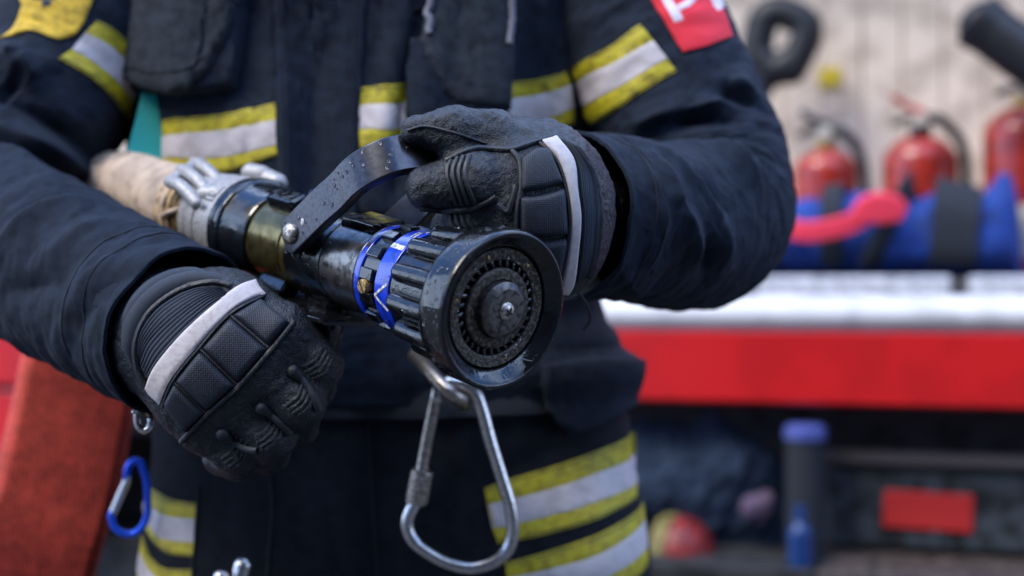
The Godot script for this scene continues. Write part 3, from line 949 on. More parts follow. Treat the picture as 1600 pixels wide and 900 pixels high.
func build_hose() -> void:
	var t := thing("fire_hose", "cream canvas fire hose with grey lugged alloy coupling behind the nozzle", "hose")
	t.transform = nozzle_frame()
	var cp := part("coupling", ring_of([[0.3184, 0.0300], [0.3186, 0.0400], [0.3200, 0.0408], [0.3420, 0.0408], [0.3440, 0.0400], [0.3450, 0.0385], [0.3480, 0.0385], [0.3492, 0.0396], [0.3560, 0.0398], [0.3590, 0.0392], [0.3600, 0.0376], [0.3640, 0.0374], [0.3655, 0.0384], [0.3740, 0.0380], [0.3760, 0.0360], [0.3770, 0.0320]], 96), M.alloy, t, 35)
	# stamped frame and figures
	for s in [[[30.0, 0.3260], [30.0, 0.3390]], [[30.0, 0.3390], [52.0, 0.3390]], [[30.0, 0.3260], [52.0, 0.3260]], [[36.0, 0.3290], [36.0, 0.3360]], [[36.0, 0.3290], [40.0, 0.3290]], [[20.0, 0.3270], [20.0, 0.3390]], [[24.0, 0.3300], [16.0, 0.3360]], [[16.0, 0.3300], [24.0, 0.3360]]]:
		part("stamped_mark", curved_mark(s, 0.0409, 0.0012), M.ink, cp)
	# claw lugs: bent rods over the coupling
	var inv := t.transform.affine_inverse()
	for s in [[[266, 284, 1.198], [284, 292, 1.182], [308, 318, 1.170]], [[284, 266, 1.214], [304, 278, 1.194], [330, 306, 1.178]], [[304, 255, 1.232], [324, 266, 1.212], [350, 294, 1.192]], [[270, 284, 1.202], [290, 268, 1.216], [314, 256, 1.234]]]:
		var p := []
		for a in s: p.append(inv * at(a[0], a[1], a[2]))
		part("claw_lug", rod(p, 0.0058, 12, 12), M.alloy, cp, 60)
	for s in [[[322, 304, 1.175], [352, 306, 1.172]], [[392, 270, 1.225], [410, 274, 1.222]], [[414, 277, 1.222], [434, 286, 1.215]]]:
		var p := []
		for a in s: p.append(inv * at(a[0], a[1], a[2]))
		part("claw_lug", rod(p, 0.0085, 12), M.alloy, cp, 60)
	# tail piece bound with wire
	part("tail_sleeve", ring_of([[0.3740, 0.0300], [0.3742, 0.0352], [0.3850, 0.0350], [0.4180, 0.0352], [0.4190, 0.0330]], 64), M.hose_rubber, t)
	for k in 7:
		var l := 0.378 + 0.0026 * k
		var pts := []
		for a in 36: pts.append(polar(0.0358 + 0.0004 * sin(a * 1.7 + k), a * 10.0, l + 0.0006 * sin(a * 0.9 + k * 2.0)))
		part("binding_wire", tube(pts, 0.0014, 6, 0, true), M.binding if k % 3 else M.brass, t)
	part("wire_twist", rod([polar(0.0362, 8, 0.378), polar(0.040, 0, 0.388), polar(0.0385, -6, 0.398)], 0.0024, 8, 8), M.hose_canvas, t)
	# canvas jacket runs back under the arm, then down behind the wearer
	var jp := [Vector3(0, 0, -0.405), Vector3(0, 0, -0.44), Vector3(0.001, 0.001, -0.48), Vector3(0.004, 0.001, -0.53)]
	for p in [at(130, 300, 1.45), Vector3(-0.43, 1.20, -1.60), Vector3(-0.33, 1.06, -1.72), Vector3(-0.19, 0.80, -1.76), Vector3(-0.14, 0.30, -1.76), Vector3(-0.10, 0.05, -1.82), Vector3(0.10, 0.036, -1.92)]: jp.append(inv * p)
	var js := func(s: float) -> Array:
		return circle(0.0358 if s > 0.02 else 0.0368, 32)
	part("jacket", sweep(catmull(jp, 80), js, Vector3(1, 0, 0)), M.hose_canvas, t, 60)
	part("cuff_band", ring_of([[0.4020, 0.0340], [0.4022, 0.0364], [0.4170, 0.0366], [0.4172, 0.0345]], 64), M.hose_rubber, t)

# ---------------------------------------------------------------- the firefighter
var front: Front
var hips: Front
var arm_left: Tube   # the sleeve on the left of the picture
var arm_right: Tube

func fold_px(surf, list: Array) -> void:
	var out := []
	for f in list:
		var a: Vector2 = surf.find(f[0], f[1])
		var b: Vector2 = surf.find(f[2], f[3])
		out.append([a.x, a.y, b.x, b.y, f[4], f[5]])
	surf.folds = out

func cloth_noise(sd: int) -> FastNoiseLite:
	var n := FastNoiseLite.new()
	n.seed = sd
	n.frequency = 0.12
	n.fractal_octaves = 2
	n.domain_warp_enabled = true
	n.domain_warp_amplitude = 4.0
	n.domain_warp_frequency = 0.06
	return n

func sleeve_path(pts: Array) -> Array:
	var c := []
	var r := []
	for p in pts:
		c.append(at(p[0], p[1], p[2]))
		r.append(Vector2(p[3], 0))
	var rr := []
	for q in catmull(r, 96): rr.append(q.x)
	return [catmull(c, 96), rr]

func band(surf, lines: Array, parent: Node3D, nu: int, off := 0.0006, mats := []) -> void:
	# three strips of one reflective band: yellow, silver, yellow
	for k in 3:
		var silver := k == 1
		part("silver_tape" if silver else "yellow_tape", sheet(surf, [lines[k], lines[k + 1]], off + (0.0006 if silver else 0.0), 0.0011, nu, 5), M.tape_silver if silver else M.tape_yellow, parent, 60)
	for k in [0, 3]:
		var l := []
		for q in lines[k].size():
			var other = lines[1 if k == 0 else 2][q] if q < lines[1 if k == 0 else 2].size() else lines[k][q]
			l.append([lerpf(lines[k][q][0], other[0], 0.14), lerpf(lines[k][q][1], other[1], 0.14)])
		part("tape_stitch", seam(surf, l, 0.0005, off + 0.0011), M.thread, parent, 60)

func build_person() -> void:
	var t := thing("person", "person in dark turnout gear with yellow and silver bands gripping the nozzle in black gloves", "person")
	# ---- body under the clothes
	var body := Blob.new()
	var yy := EYE
	var bx := -0.15
	body.bone(Vector3(bx, yy + 0.30, -1.47), 0.11, Vector3(bx, yy - 0.05, -1.46), 0.12, 0.05)
	body.bone(Vector3(bx, yy + 0.36, -1.48), 0.09, Vector3(bx, yy + 0.50, -1.47), 0.056, 0.06)
	body.bone(Vector3(bx, yy + 0.50, -1.47), 0.056, Vector3(bx + 0.01, yy + 0.60, -1.44), 0.066, 0.03)
	body.bone(Vector3(bx + 0.01, yy + 0.66, -1.45), 0.083, Vector3(bx + 0.01, yy + 0.64, -1.42), 0.074, 0.03)
	body.bone(Vector3(bx + 0.01, yy + 0.575, -1.385), 0.030, Vector3(bx + 0.01, yy + 0.58, -1.41), 0.05, 0.03)
	body.bone(Vector3(bx + 0.01, yy + 0.635, -1.335), 0.008, Vector3(bx + 0.01, yy + 0.605, -1.325), 0.012, 0.012)
	for s in [-1, 1]:
		body.bone(Vector3(bx + 0.01 + s * 0.083, yy + 0.63, -1.44), 0.012, Vector3(bx + 0.01 + s * 0.085, yy + 0.60, -1.435), 0.010, 0.008)
		body.bone(Vector3(bx + s * 0.10, yy - 0.05, -1.46), 0.10, Vector3(bx + s * 0.11, yy - 0.60, -1.46), 0.06, 0.06)
		body.bone(Vector3(bx + s * 0.11, yy - 0.60, -1.46), 0.06, Vector3(bx + s * 0.12, 0.12, -1.47), 0.042, 0.04)
		body.bone(Vector3(bx + s * 0.06, yy + 0.36, -1.48), 0.07, Vector3(bx + s * 0.18, yy + 0.33, -1.46), 0.06, 0.05)
	part("body", body.nets(0.012), M.skin, t, 60, true)
	var boots := []
	for s in [-1, 1]:
		var bt := Blob.new()
		bt.bone(Vector3(bx + s * 0.125, 0.32, -1.48), 0.065, Vector3(bx + s * 0.125, 0.07, -1.48), 0.055, 0.03)
		bt.bone(Vector3(bx + s * 0.125, 0.05, -1.50), 0.050, Vector3(bx + s * 0.135, 0.046, -1.32), 0.046, 0.03)
		part("boot", bt.nets(0.012), M.boot_rubber, t, 60, true)
	# ---- trousers
	hips = Front.new()
	hips.knots = [[0.02, -0.13, 0.215, 0.140, 1.46], [-0.06, -0.125, 0.226, 0.146, 1.455], [-0.15, -0.120, 0.240, 0.150, 1.45], [-0.27, -0.116, 0.256, 0.155, 1.445], [-0.42, -0.116, 0.262, 0.150, 1.45]]
	hips.noise = cloth_noise(5)
	hips.rough = 0.005
	hips.folds = [[-0.128, -0.10, -0.128, -0.42, 0.020, -0.018], [-0.20, -0.15, -0.15, -0.25, 0.016, 0.006], [-0.02, -0.12, -0.10, -0.22, 0.018, 0.006], [0.06, -0.14, -0.03, -0.18, 0.012, -0.005]]
	var trousers := part("trousers", hips.shell(0.0, -0.44, 260, 150), M.trouser_cloth, t, 60, true)
	for s in [-1, 1]:
		var leg := Tube.new()
		var lp := []
		for q in [[-0.36, 0.128, 0.125], [-0.55, 0.130, 0.118], [-0.75, 0.128, 0.112], [-0.98, 0.126, 0.108]]: lp.append(Vector3(-0.118 + s * q[1], yy + q[0], -1.455))
		leg.setup(catmull(lp, 24), catmull([0.128, 0.118, 0.112, 0.108], 24), Vector3.FORWARD)
		leg.noise = cloth_noise(20 + s)
		leg.rough = 0.008
		part("leg", leg.mesh(48, 40, 0.003, 0.2), M.trouser_cloth, trousers, 60, true)
	band(hips, [[[757, 763], [792, 750], [872, 726], [944, 700], [993, 674]], [[761, 788], [800, 780], [880, 758], [940, 736], [994, 708]], [[769, 826], [808, 818], [900, 794], [950, 776], [994, 753]], [[778, 849], [840, 838], [920, 816], [960, 798], [994, 777]]], trousers, 36)
	band(hips, [[[788, 880], [840, 866], [920, 840], [976, 812], [1004, 782]], [[792, 903], [840, 893], [920, 872], [976, 842], [1006, 812]], [[800, 945], [850, 935], [920, 912], [976, 885], [1010, 854]], [[806, 972], [850, 962], [920, 940], [980, 912], [1012, 882]]], trousers, 36)
	band(hips, [[[226, 752], [240, 765], [267, 780], [307, 787]], [[226, 780], [240, 794], [260, 806], [305, 811]], [[228, 806], [240, 828], [255, 842], [304, 847]], [[230, 832], [243, 850], [262, 864], [302, 869]]], trousers, 20)
	band(hips, [[[222, 836], [238, 872], [258, 888], [300, 890]], [[220, 862], [236, 892], [258, 906], [300, 910]], [[216, 892], [232, 920], [258, 940], [300, 946]], [[214, 920], [232, 948], [258, 964], [300, 968]]], trousers, 20)
	# stitched edges and the fly
	part("stitching", seam(hips, [[757, 765], [778, 849]], 0.0006, 0.0022), M.tape_yellow, trousers)
	part("stitching", seam(hips, [[575, 660], [580, 760], [590, 900]], 0.0012, 0.0008), M.thread, trousers)
	part("stitching", seam(hips, [[310, 760], [306, 830], [300, 920]], 0.0012, 0.0008), M.thread, trousers)
	part("stitching", seam(hips, [[420, 720], [425, 800], [418, 900]], 0.0012, 0.0008), M.thread, trousers)
	var belt := part("belt", sheet(hips, [[[330, 585], [450, 588], [600, 590], [760, 588], [930, 580]], [[330, 645], [450, 652], [600, 655], [760, 652], [935, 640]]], 0.006, 0.004, 60, 6), M.strap_black, trousers, 50)
	for e in [[578, 607], [612, 600], [646, 604]]:
		var p: Vector3 = hips.pt(hips.find(e[0], e[1]), 0.0102)
		part("belt_eyelet", lathe([[0.0, 0.0034], [-0.0006, 0.0040], [0.0, 0.0046], [0.002, 0.0046]], 16, Transform3D(Basis(), p)), M.dark_slot, trousers)
	var bp: Vector3 = hips.pt(hips.find(447, 684), 0.002)
	part("snap_button", lathe([[-0.006, 0.0], [-0.0055, 0.005], [-0.004, 0.009], [-0.001, 0.0125], [0.004, 0.013]], 28, Transform3D(Basis(Vector3(1, 0, 0), -0.3), bp)), M.hose_canvas, trousers, 60)
	# ---- coat
	front = Front.new()
	front.knots = [[0.50, -0.15, 0.10, 0.09, 1.47], [0.42, -0.15, 0.19, 0.12, 1.46], [0.30, -0.150, 0.234, 0.145, 1.45], [0.10, -0.150, 0.236, 0.152, 1.45], [-0.02, -0.140, 0.230, 0.157, 1.45], [-0.055, -0.128, 0.238, 0.159, 1.45], [-0.078, -0.118, 0.254, 0.160, 1.45], [-0.081, -0.118, 0.254, 0.160, 1.45], [-0.108, -0.121, 0.246, 0.156, 1.45]]
	front.noise = cloth_noise(3)
	front.rough = 0.011
	front.folds = [[-0.23, 0.28, -0.20, 0.05, 0.012, 0.006], [-0.175, 0.28, -0.185, 0.02, 0.016, -0.006], [-0.10, 0.25, -0.13, 0.08, 0.012, 0.007], [-0.085, 0.25, -0.115, 0.06, 0.010, -0.006], [0.02, 0.28, 0.035, 0.05, 0.02, -0.012], [-0.30, 0.24, -0.29, 0.1, 0.02, 0.006]]
	var coat := part("coat", front.shell(0.50, -0.108, 300, 200), M.coat_cloth, t, 60, true)
	# front flap and its seams
	part("front_flap", sheet(front, [[[428, -60], [500, -60], [576, -60]], [[430, 60], [500, 60], [570, 60]], [[433, 180], [498, 180], [563, 180]], [[437, 330], [498, 330], [558, 330]], [[440, 480], [498, 480], [556, 480]]], 0.004, 0.0030, 30, 60), M.coat_cloth, coat, 60)
	part("seam_stitch", seam(front, [[440, -40], [443, 150], [449, 400]], 0.0007, 0.0072, 40), M.thread, coat)
	part("seam_stitch", seam(front, [[558, -40], [551, 150], [546, 400]], 0.0007, 0.0072, 40), M.thread, coat)
	part("seam_stitch", seam(front, [[573, 24], [620, 18], [665, 12]], 0.0009, 0.001), M.thread, coat)
	part("inner_flap", sheet(front, [[[566, -60], [600, -60], [645, -60]], [[563, 100], [600, 100], [640, 98]], [[558, 330], [600, 330], [645, 330]]], 0.001, 0.0022, 16, 40), M.coat_cloth, coat, 60)
	# chest pockets: the box, then the rounded flap standing off it
	part("pocket", sheet(front, [[[640, 62], [700, 60], [788, 62]], [[641, 150], [700, 150], [787, 150]], [[642, 300], [700, 300], [786, 300]]], 0.003, 0.010, 24, 30, 0.004), M.coat_cloth, coat, 60)
	part("pocket_flap", sheet(front, [[[672, -50], [730, -50], [792, -50]], [[666, 20], [725, 20], [791, 15]], [[655, 72], [720, 75], [790, 62]], [[662, 106], [725, 110], [790, 100]], [[682, 140], [735, 146], [788, 140]], [[712, 166], [750, 172], [786, 175]]], 0.012, 0.004, 24, 40, 0.005), M.flap_cloth, coat, 60)
	part("pocket", sheet(front, [[[212, -50], [300, -50], [392, -50]], [[208, 60], [300, 60], [386, 60]], [[214, 145], [290, 150], [372, 140]]], 0.002, 0.010, 24, 30, 0.004), M.coat_cloth, coat, 60)
	part("pocket_flap", sheet(front, [[[224, -50], [300, -50], [390, -50]], [[224, 4], [300, 6], [386, 2]], [[213, 60], [295, 62], [372, 50]], [[205, 108], [285, 112], [352, 98]], [[204, 124], [280, 136], [334, 122]], [[240, 138], [280, 153], [316, 136]]], 0.014, 0.004, 28, 44, 0.006), M.flap_cloth, coat, 60)
	part("seam_stitch", seam(front, [[212, 112], [285, 122], [340, 104]], 0.0006, 0.0245), M.thread, coat)
	part("hip_flap", sheet(front, [[[845, 572], [920, 562], [1004, 566]], [[846, 600], [915, 615], [1000, 590]], [[852, 640], [898, 676], [992, 628]]], 0.003, 0.003, 24, 20, 0.001), M.coat_cloth, coat, 60)
	# laces hanging over the pocket
	for l in [[[668, -40], [669, 0], [667, 30], [664, 62]], [[786, -40], [787, 0], [784, 40], [779, 76]]]:
		part("lace", seam(front, l, 0.0032, 0.020, 16, 8), M.lace, coat, 60)
	# reflective bands on the chest
	band(front, [[[255, 188], [347, 179], [431, 161]], [[255, 213], [347, 204], [431, 188]], [[255, 246], [347, 245], [431, 226]], [[255, 270], [347, 270], [434, 243]]], coat, 24, 0.001)
	band(front, [[[565, 139], [600, 134], [637, 130]], [[565, 166], [600, 164], [637, 160]], [[565, 204], [600, 203], [637, 200]], [[565, 233], [600, 231], [637, 226]]], coat, 14, 0.0045)
	band(front, [[[790, 130], [825, 126], [862, 119], [885, 112]], [[790, 156], [830, 150], [867, 142], [890, 132]], [[790, 198], [830, 190], [870, 180], [895, 168]], [[790, 224], [835, 215], [870, 204], [895, 194]]], coat, 24, 0.001)
	# ---- sleeves
	var sp := sleeve_path([[215, -150, 1.45, 0.090], [165, -10, 1.41, 0.086], [90, 112, 1.38, 0.086], [0, 240, 1.345, 0.086], [-72, 318, 1.32, 0.083], [-72, 362, 1.29, 0.080], [10, 384, 1.25, 0.077], [100, 425, 1.20, 0.074], [195, 476, 1.145, 0.070], [282, 518, 1.092, 0.0670]])
	arm_left = Tube.new()
	arm_left.setup(sp[0], sp[1], Vector3(0, 0, -1))
	fold_px(arm_left, [[2, 300, 90, 284, 0.012, 0.006], [2, 377, 155, 322, 0.013, 0.008], [10, 208, 140, 275, 0.014, 0.009], [60, 420, 200, 350, 0.02, 0.005], [4, 455, 90, 440, 0.015, -0.005], [100, 500, 190, 400, 0.016, 0.004], [20, 340, 150, 303, 0.010, -0.006], [110, 555, 225, 430, 0.012, -0.004], [4, 92, 30, 86, 0.012, 0.008], [30, 86, 52, 132, 0.012, 0.009], [8, 122, 32, 142, 0.015, -0.009], [4, 152, 150, 258, 0.009, -0.010], [4, 196, 110, 255, 0.012, 0.006], [60, 140, 150, 235, 0.025, 0.005], [95, 96, 190, 176, 0.016, 0.003]])
	arm_left.noise = cloth_noise(11)
	arm_left.rough = 0.0028
	var sl := part("sleeve", arm_left.mesh(240, 300, 0.0032, 0.16), M.coat_cloth, coat, 60, true)
	sp = sleeve_path([[925, -150, 1.45, 0.090], [980, -5, 1.41, 0.084], [1035, 120, 1.38, 0.083], [1092, 240, 1.36, 0.081], [1108, 320, 1.335, 0.080], [1088, 350, 1.30, 0.078], [1040, 352, 1.235, 0.072], [970, 342, 1.172, 0.067], [884, 336, 1.122, 0.0672]])
	arm_right = Tube.new()
	arm_right.setup(sp[0], sp[1], Vector3(0, 0, -1))
	fold_px(arm_right, [[1005, 230, 1115, 329, 0.014, 0.008], [1087, 228, 1176, 297, 0.014, 0.008], [1048, 315, 1083, 415, 0.012, 0.007], [1019, 251, 1048, 333, 0.010, 0.006], [1045, 250, 1140, 330, 0.012, -0.007], [1120, 340, 1125, 420, 0.014, 0.006], [1100, 360, 1100, 440, 0.010, -0.005], [985, 240, 1010, 420, 0.014, 0.004], [1135, 124, 1180, 150, 0.012, 0.007], [1120, 146, 1185, 165, 0.010, -0.008], [982, 200, 1083, 170, 0.016, 0.008], [1083, 170, 1141, 162, 0.012, 0.006], [1040, 195, 1130, 188, 0.010, -0.009], [1092, 208, 1178, 250, 0.010, -0.008], [1086, 200, 1138, 242, 0.012, 0.005], [1150, 260, 1195, 300, 0.012, 0.006], [940, 400, 1000, 460, 0.014, 0.003]])
	arm_right.noise = cloth_noise(12)
	arm_right.rough = 0.0028
	part("sleeve", arm_right.mesh(240, 300, 0.0032, 0.16), M.coat_cloth, coat, 60, true)
	# cuff stitching runs round each sleeve
	for a in [[arm_left, 0.955], [arm_left, 0.925], [arm_right, 0.955], [arm_right, 0.94]]:
		var pts := []
		for k in 60: pts.append(a[0].pt(Vector2(k / 60.0, a[1]), 0.0004))
		part("cuff_stitch", tube(pts, 0.0005, 6, 0, true), M.thread, coat, 60)
	arm_right.limit = 0.45
	arm_left.limit = 0.5
	band(arm_right, [[[896, 108], [950, 75], [1001, 39]], [[897, 138], [960, 98], [1021, 65]], [[902, 176], [965, 138], [1043, 93]], [[908, 205], [970, 168], [1058, 112]]], coat, 20, 0.001)
	band(arm_left, [[[152, 32], [178, 48], [205, 70]], [[133, 52], [168, 72], [196, 95]], [[110, 79], [155, 106], [192, 142]], [[90, 95], [140, 126], [182, 166]]], coat, 20, 0.001)
	band(arm_left, [[[205, 70], [222, 95], [232, 125]], [[196, 95], [216, 122], [228, 155]], [[192, 142], [212, 172], [224, 205]], [[182, 166], [204, 200], [217, 235]]], coat, 20, 0.001)
	# badges
	var bd := part("red_badge", sheet(arm_right, [[[985, -62], [1035, -76], [1088, -88]], [[1025, 12], [1070, 0], [1116, -14]], [[1067, 83], [1105, 73], [1143, 58]]], 0.001, 0.0022, 16, 20), M.badge_red, coat, 60)
	bd.set_meta("label", "red sleeve badge with white letters")
	for s in [[[[1020, -35], [1033, -40]], [[1038, 10], [1051, 5]], [[1053, 38], [1066, 33]]], [[[1056, 12], [1060, 20]], [[1070, 4], [1077, 12]], [[1079, -8], [1090, -4]], [[1080, -22], [1092, -24]]], [[[1098, -26], [1109, -30]], [[1108, 2], [1119, -2]], [[1118, 20], [1127, 14]]]]:
		part("badge_letter", sheet(arm_right, s, 0.0030, 0.0008, 4, 10), M.badge_white, coat, 60)
	part("yellow_badge", sheet(arm_left, [[[30, -60], [70, -72], [110, -70], [160, -60]], [[36, 12], [75, 4], [110, 2], [143, 4]], [[24, 40], [60, 32], [100, 38], [130, 36]], [[6, 66], [46, 52], [88, 64], [118, 54]]], 0.001, 0.0025, 24, 24), M.badge_yellow, coat, 60)
	for s in [[[[52, -8], [92, -10]], [[56, 4], [90, 2]]], [[[68, 4], [82, 3]], [[68, 14], [80, 12]]]]:
		part("badge_letter", sheet(arm_left, s, 0.0034, 0.0008, 6, 4), M.badge_navy, coat, 60)
	build_gloves(t)

func glove_bump(sd: int, amp: float) -> Callable:
	var n := FastNoiseLite.new()
	n.seed = sd
	n.frequency = 0.01
	n.fractal_octaves = 3
	n.domain_warp_enabled = true
	n.domain_warp_amplitude = 40.0
	return func(p: Vector3) -> float:
		var a := n.get_noise_3d(p.x * 5200.0, p.y * 5200.0, p.z * 5200.0)
		var b := n.get_noise_3d(p.x * 11000.0 + 90.0, p.y * 11000.0, p.z * 11000.0)
		return (absf(a) - 0.18) * amp + (absf(b) - 0.15) * amp * 0.4

func chain(b: Blob, pts: Array, k: float) -> void:
	for q in pts.size() - 1:
		b.bone(at(pts[q][0], pts[q][1], pts[q][2]), pts[q][3], at(pts[q + 1][0], pts[q + 1][1], pts[q + 1][2]), pts[q + 1][3], k)

func build_gloves(t: Node3D) -> void:
	# ---- the fist on the pistol grip
	var b := Blob.new()
	chain(b, [[120, 440, 1.175, 0.026], [205, 488, 1.120, 0.029], [270, 522, 1.086, 0.038]], 0.03)
	# back of the hand
	chain(b, [[266, 498, 1.085, 0.032], [350, 492, 1.062, 0.028], [440, 520, 1.046, 0.0215]], 0.03)
	chain(b, [[266, 522, 1.080, 0.033], [340, 545, 1.054, 0.028], [408, 576, 1.042, 0.0215]], 0.03)
	chain(b, [[264, 548, 1.080, 0.031], [318, 592, 1.058, 0.026], [365, 628, 1.048, 0.0205]], 0.03)
	chain(b, [[270, 570, 1.086, 0.023], [298, 628, 1.068, 0.019], [324, 666, 1.060, 0.0185]], 0.022)
	# fingers: first joint down and right, then curled under
	chain(b, [[440, 520, 1.046, 0.0215], [494, 572, 1.052, 0.0185], [488, 604, 1.088, 0.0165], [452, 590, 1.115, 0.015]], 0.007)
	chain(b, [[408, 576, 1.042, 0.0215], [466, 630, 1.044, 0.0190], [462, 662, 1.084, 0.0165], [425, 640, 1.112, 0.015]], 0.007)
	chain(b, [[365, 628, 1.048, 0.0205], [420, 680, 1.050, 0.0185], [418, 706, 1.086, 0.016], [385, 690, 1.112, 0.015]], 0.007)
	chain(b, [[322, 668, 1.060, 0.0190], [372, 706, 1.060, 0.0165], [374, 718, 1.090, 0.015], [345, 715, 1.11, 0.014]], 0.007)
	# thumb round the far side of the grip
	chain(b, [[300, 490, 1.11, 0.025], [390, 496, 1.118, 0.019], [452, 502, 1.122, 0.0165], [505, 522, 1.122, 0.015]], 0.014)
	b.d0 = 1.035
	b.view = at(370, 580, 1.0) - Vector3(0, EYE, 0)
	b.view = b.view.normalized()
	var g := part("glove", b.nets(0.0026, glove_bump(4, 0.0022)), M.leather, t, 60, true)
	# four padded panels over the back of the hand, split by welts
	var hi := [[258, 629], [275, 597], [315, 547], [361, 496], [408, 467]]
	var lo := [[288, 677], [323, 642], [370, 600], [418, 544], [452, 503]]
	for k in 4:
		var a0 = hi[k]
		var a1 = hi[k + 1]
		var c0 = lo[k]
		var c1 = lo[k + 1]
		part("knuckle_pad", sheet(b, [[[lerpf(a0[0], a1[0], 0.04), lerpf(a0[1], a1[1], 0.04)], [lerpf(a0[0], a1[0], 0.96), lerpf(a0[1], a1[1], 0.96)]], [[lerpf(c0[0], c1[0], 0.04), lerpf(c0[1], c1[1], 0.04)], [lerpf(c0[0], c1[0], 0.96), lerpf(c0[1], c1[1], 0.96)]]], 0.0006, 0.0012, 14, 14, 0.0032), M.pad_cloth, g, 60)
		if k:
			part("welt", seam(b, [a0, [(a0[0] + c0[0]) / 2.0, (a0[1] + c0[1]) / 2.0], c0], 0.0014, 0.0010, 12), M.leather_trim, g, 60)
	part("welt", seam(b, [[284, 690], [323, 648], [372, 604], [422, 548], [458, 504]], 0.0022, 0.0012, 30), M.leather_trim, g, 60)
	part("welt", seam(b, [[256, 634], [275, 592], [315, 543], [361, 492], [414, 463]], 0.0014, 0.0014, 30), M.leather_trim, g, 60)
	part("reflective_strip", sheet(b, [[[229, 606], [246, 572], [290, 520], [340, 474], [372, 449], [398, 438]], [[236, 616], [255, 580], [300, 530], [350, 486], [382, 460], [404, 450]], [[252, 630], [272, 590], [312, 541], [360, 490], [392, 470], [414, 462]]], 0.0016, 0.0014, 44, 10, 0.0004), M.glove_strip, g, 60)
	var ribs := func(u: float, v: float) -> float: return 0.0011 * absf(sin(v * PI * 10.0)) - 0.0002
	part("rib_panel", sheet(b, [[[218, 556], [222, 520], [250, 482], [300, 455], [345, 452]], [[222, 566], [236, 535], [272, 500], [318, 468], [352, 458]], [[236, 588], [258, 558], [296, 517], [336, 480], [360, 464]]], 0.0010, 0.0010, 30, 72, 0.0, ribs), M.knit, g, 60)
	part("welt", seam(b, [[228, 606], [214, 570], [214, 530], [235, 488], [280, 455], [330, 442], [362, 448]], 0.0028, 0.0008, 30), M.leather_trim, g, 60)
	# pleats over the finger joints, and the piping caught between the fingers
	for f in [[[466, 532], [494, 566], [514, 586]], [[424, 584], [466, 622], [486, 648]], [[380, 636], [418, 674], [440, 696]], [[336, 682], [366, 706], [390, 732]]]:
		for k in 4:
			var d := Vector2(f[1][0] - f[0][0], f[1][1] - f[0][1]).normalized()
			var n := Vector2(-d.y, d.x)
			var c := Vector2(f[1][0], f[1][1]) + d * (k * 8.0 - 3.0)
			var l := 26.0 - absf(k - 1.5) * 3.0
			var p0 := c - n * l - d * 8.0
			var p1 := c + n * l - d * 4.0
			part("finger_pleat", seam(b, [[p0.x, p0.y], [c.x, c.y], [p1.x, p1.y]], 0.0024, -0.0012, 14), M.leather, g, 60)
	for f in [[[456, 580], [470, 592], [484, 610], [496, 640]], [[408, 636], [424, 648], [440, 662], [452, 676]], [[348, 676], [362, 688], [384, 700], [402, 704]]]:
		part("finger_piping", seam(b, f, 0.0034, 0.0004, 20, 8), M.leather_trim, g, 60)
		var e: Vector3 = b.pt(b.find(f[0][0], f[0][1]), 0.001)
		var bead := Blob.new()
		bead.bone(e, 0.0052, b.pt(b.find(f[1][0], f[1][1]), 0.0), 0.0036, 0.003)
		part("finger_piping", bead.nets(0.0012), M.leather_trim, g, 60, true)
	# padded cuff of the glove inside the sleeve
	for f in [[[360, 436], [305, 430], [252, 450], [214, 488], [200, 532], [206, 580]], [[330, 424], [285, 424], [238, 446], [204, 486], [192, 530]]]:
		part("cuff_roll", seam(b, f, [0.002, 0.007, 0.0085, 0.009, 0.0085, 0.007, 0.002], -0.003, 30, 10), M.knit, g, 60)
	# ---- the hand on the bail handle
	b = Blob.new()
	chain(b, [[1010, 345, 1.21, 0.024], [930, 338, 1.150, 0.026], [872, 335, 1.072, 0.032]], 0.03)
	chain(b, [[880, 274, 1.056, 0.025], [850, 262, 1.030, 0.027], [800, 270, 1.008, 0.0225]], 0.03)
	chain(b, [[882, 312, 1.048, 0.027], [850, 310, 1.020, 0.026], [794, 312, 1.004, 0.0215]], 0.03)
	chain(b, [[880, 356, 1.048, 0.027], [850, 358, 1.025, 0.026], [796, 358, 1.010, 0.0205]], 0.03)
	chain(b, [[875, 398, 1.058, 0.024], [850, 402, 1.040, 0.023], [802, 396, 1.026, 0.019]], 0.03)
	chain(b, [[800, 270, 1.008, 0.0225], [738, 284, 0.992, 0.0212], [668, 293, 0.990, 0.0155]], 0.007)
	chain(b, [[794, 312, 1.004, 0.0215], [738, 345, 1.002, 0.0180], [712, 358, 1.036, 0.0165], [742, 352, 1.062, 0.015]], 0.007)
	chain(b, [[796, 358, 1.010, 0.0205], [740, 385, 1.010, 0.0180], [716, 392, 1.044, 0.016], [745, 386, 1.07, 0.015]], 0.007)
	chain(b, [[802, 396, 1.026, 0.019], [752, 418, 1.028, 0.0165], [730, 420, 1.058, 0.015], [755, 415, 1.08, 0.014]], 0.007)
	chain(b, [[885, 272, 1.070, 0.022], [838, 238, 1.036, 0.0180], [770, 213, 1.012, 0.0165], [710, 205, 1.002, 0.0155], [650, 204, 0.998, 0.0105]], 0.012)
	b.d0 = 1.01
	b.view = (at(790, 300, 1.0) - Vector3(0, EYE, 0)).normalized()
	g = part("glove", b.nets(0.0026, glove_bump(9, 0.0022)), M.leather, t, 60, true)
	var rows := [[[[814, 246], [835, 232], [848, 228]], [[812, 300], [845, 296], [878, 286]]], [[[811, 308], [845, 304], [880, 294]], [[812, 366], [848, 368], [885, 364]]], [[[812, 372], [848, 374], [885, 370]], [[816, 440], [848, 446], [874, 440]]]]
	rows[0][0] = [[813, 250], [838, 234], [856, 236]]
	for q in rows:
		part("knuckle_pad", sheet(b, q, 0.0006, 0.0012, 16, 14, 0.0030), M.pad_cloth, g, 60)
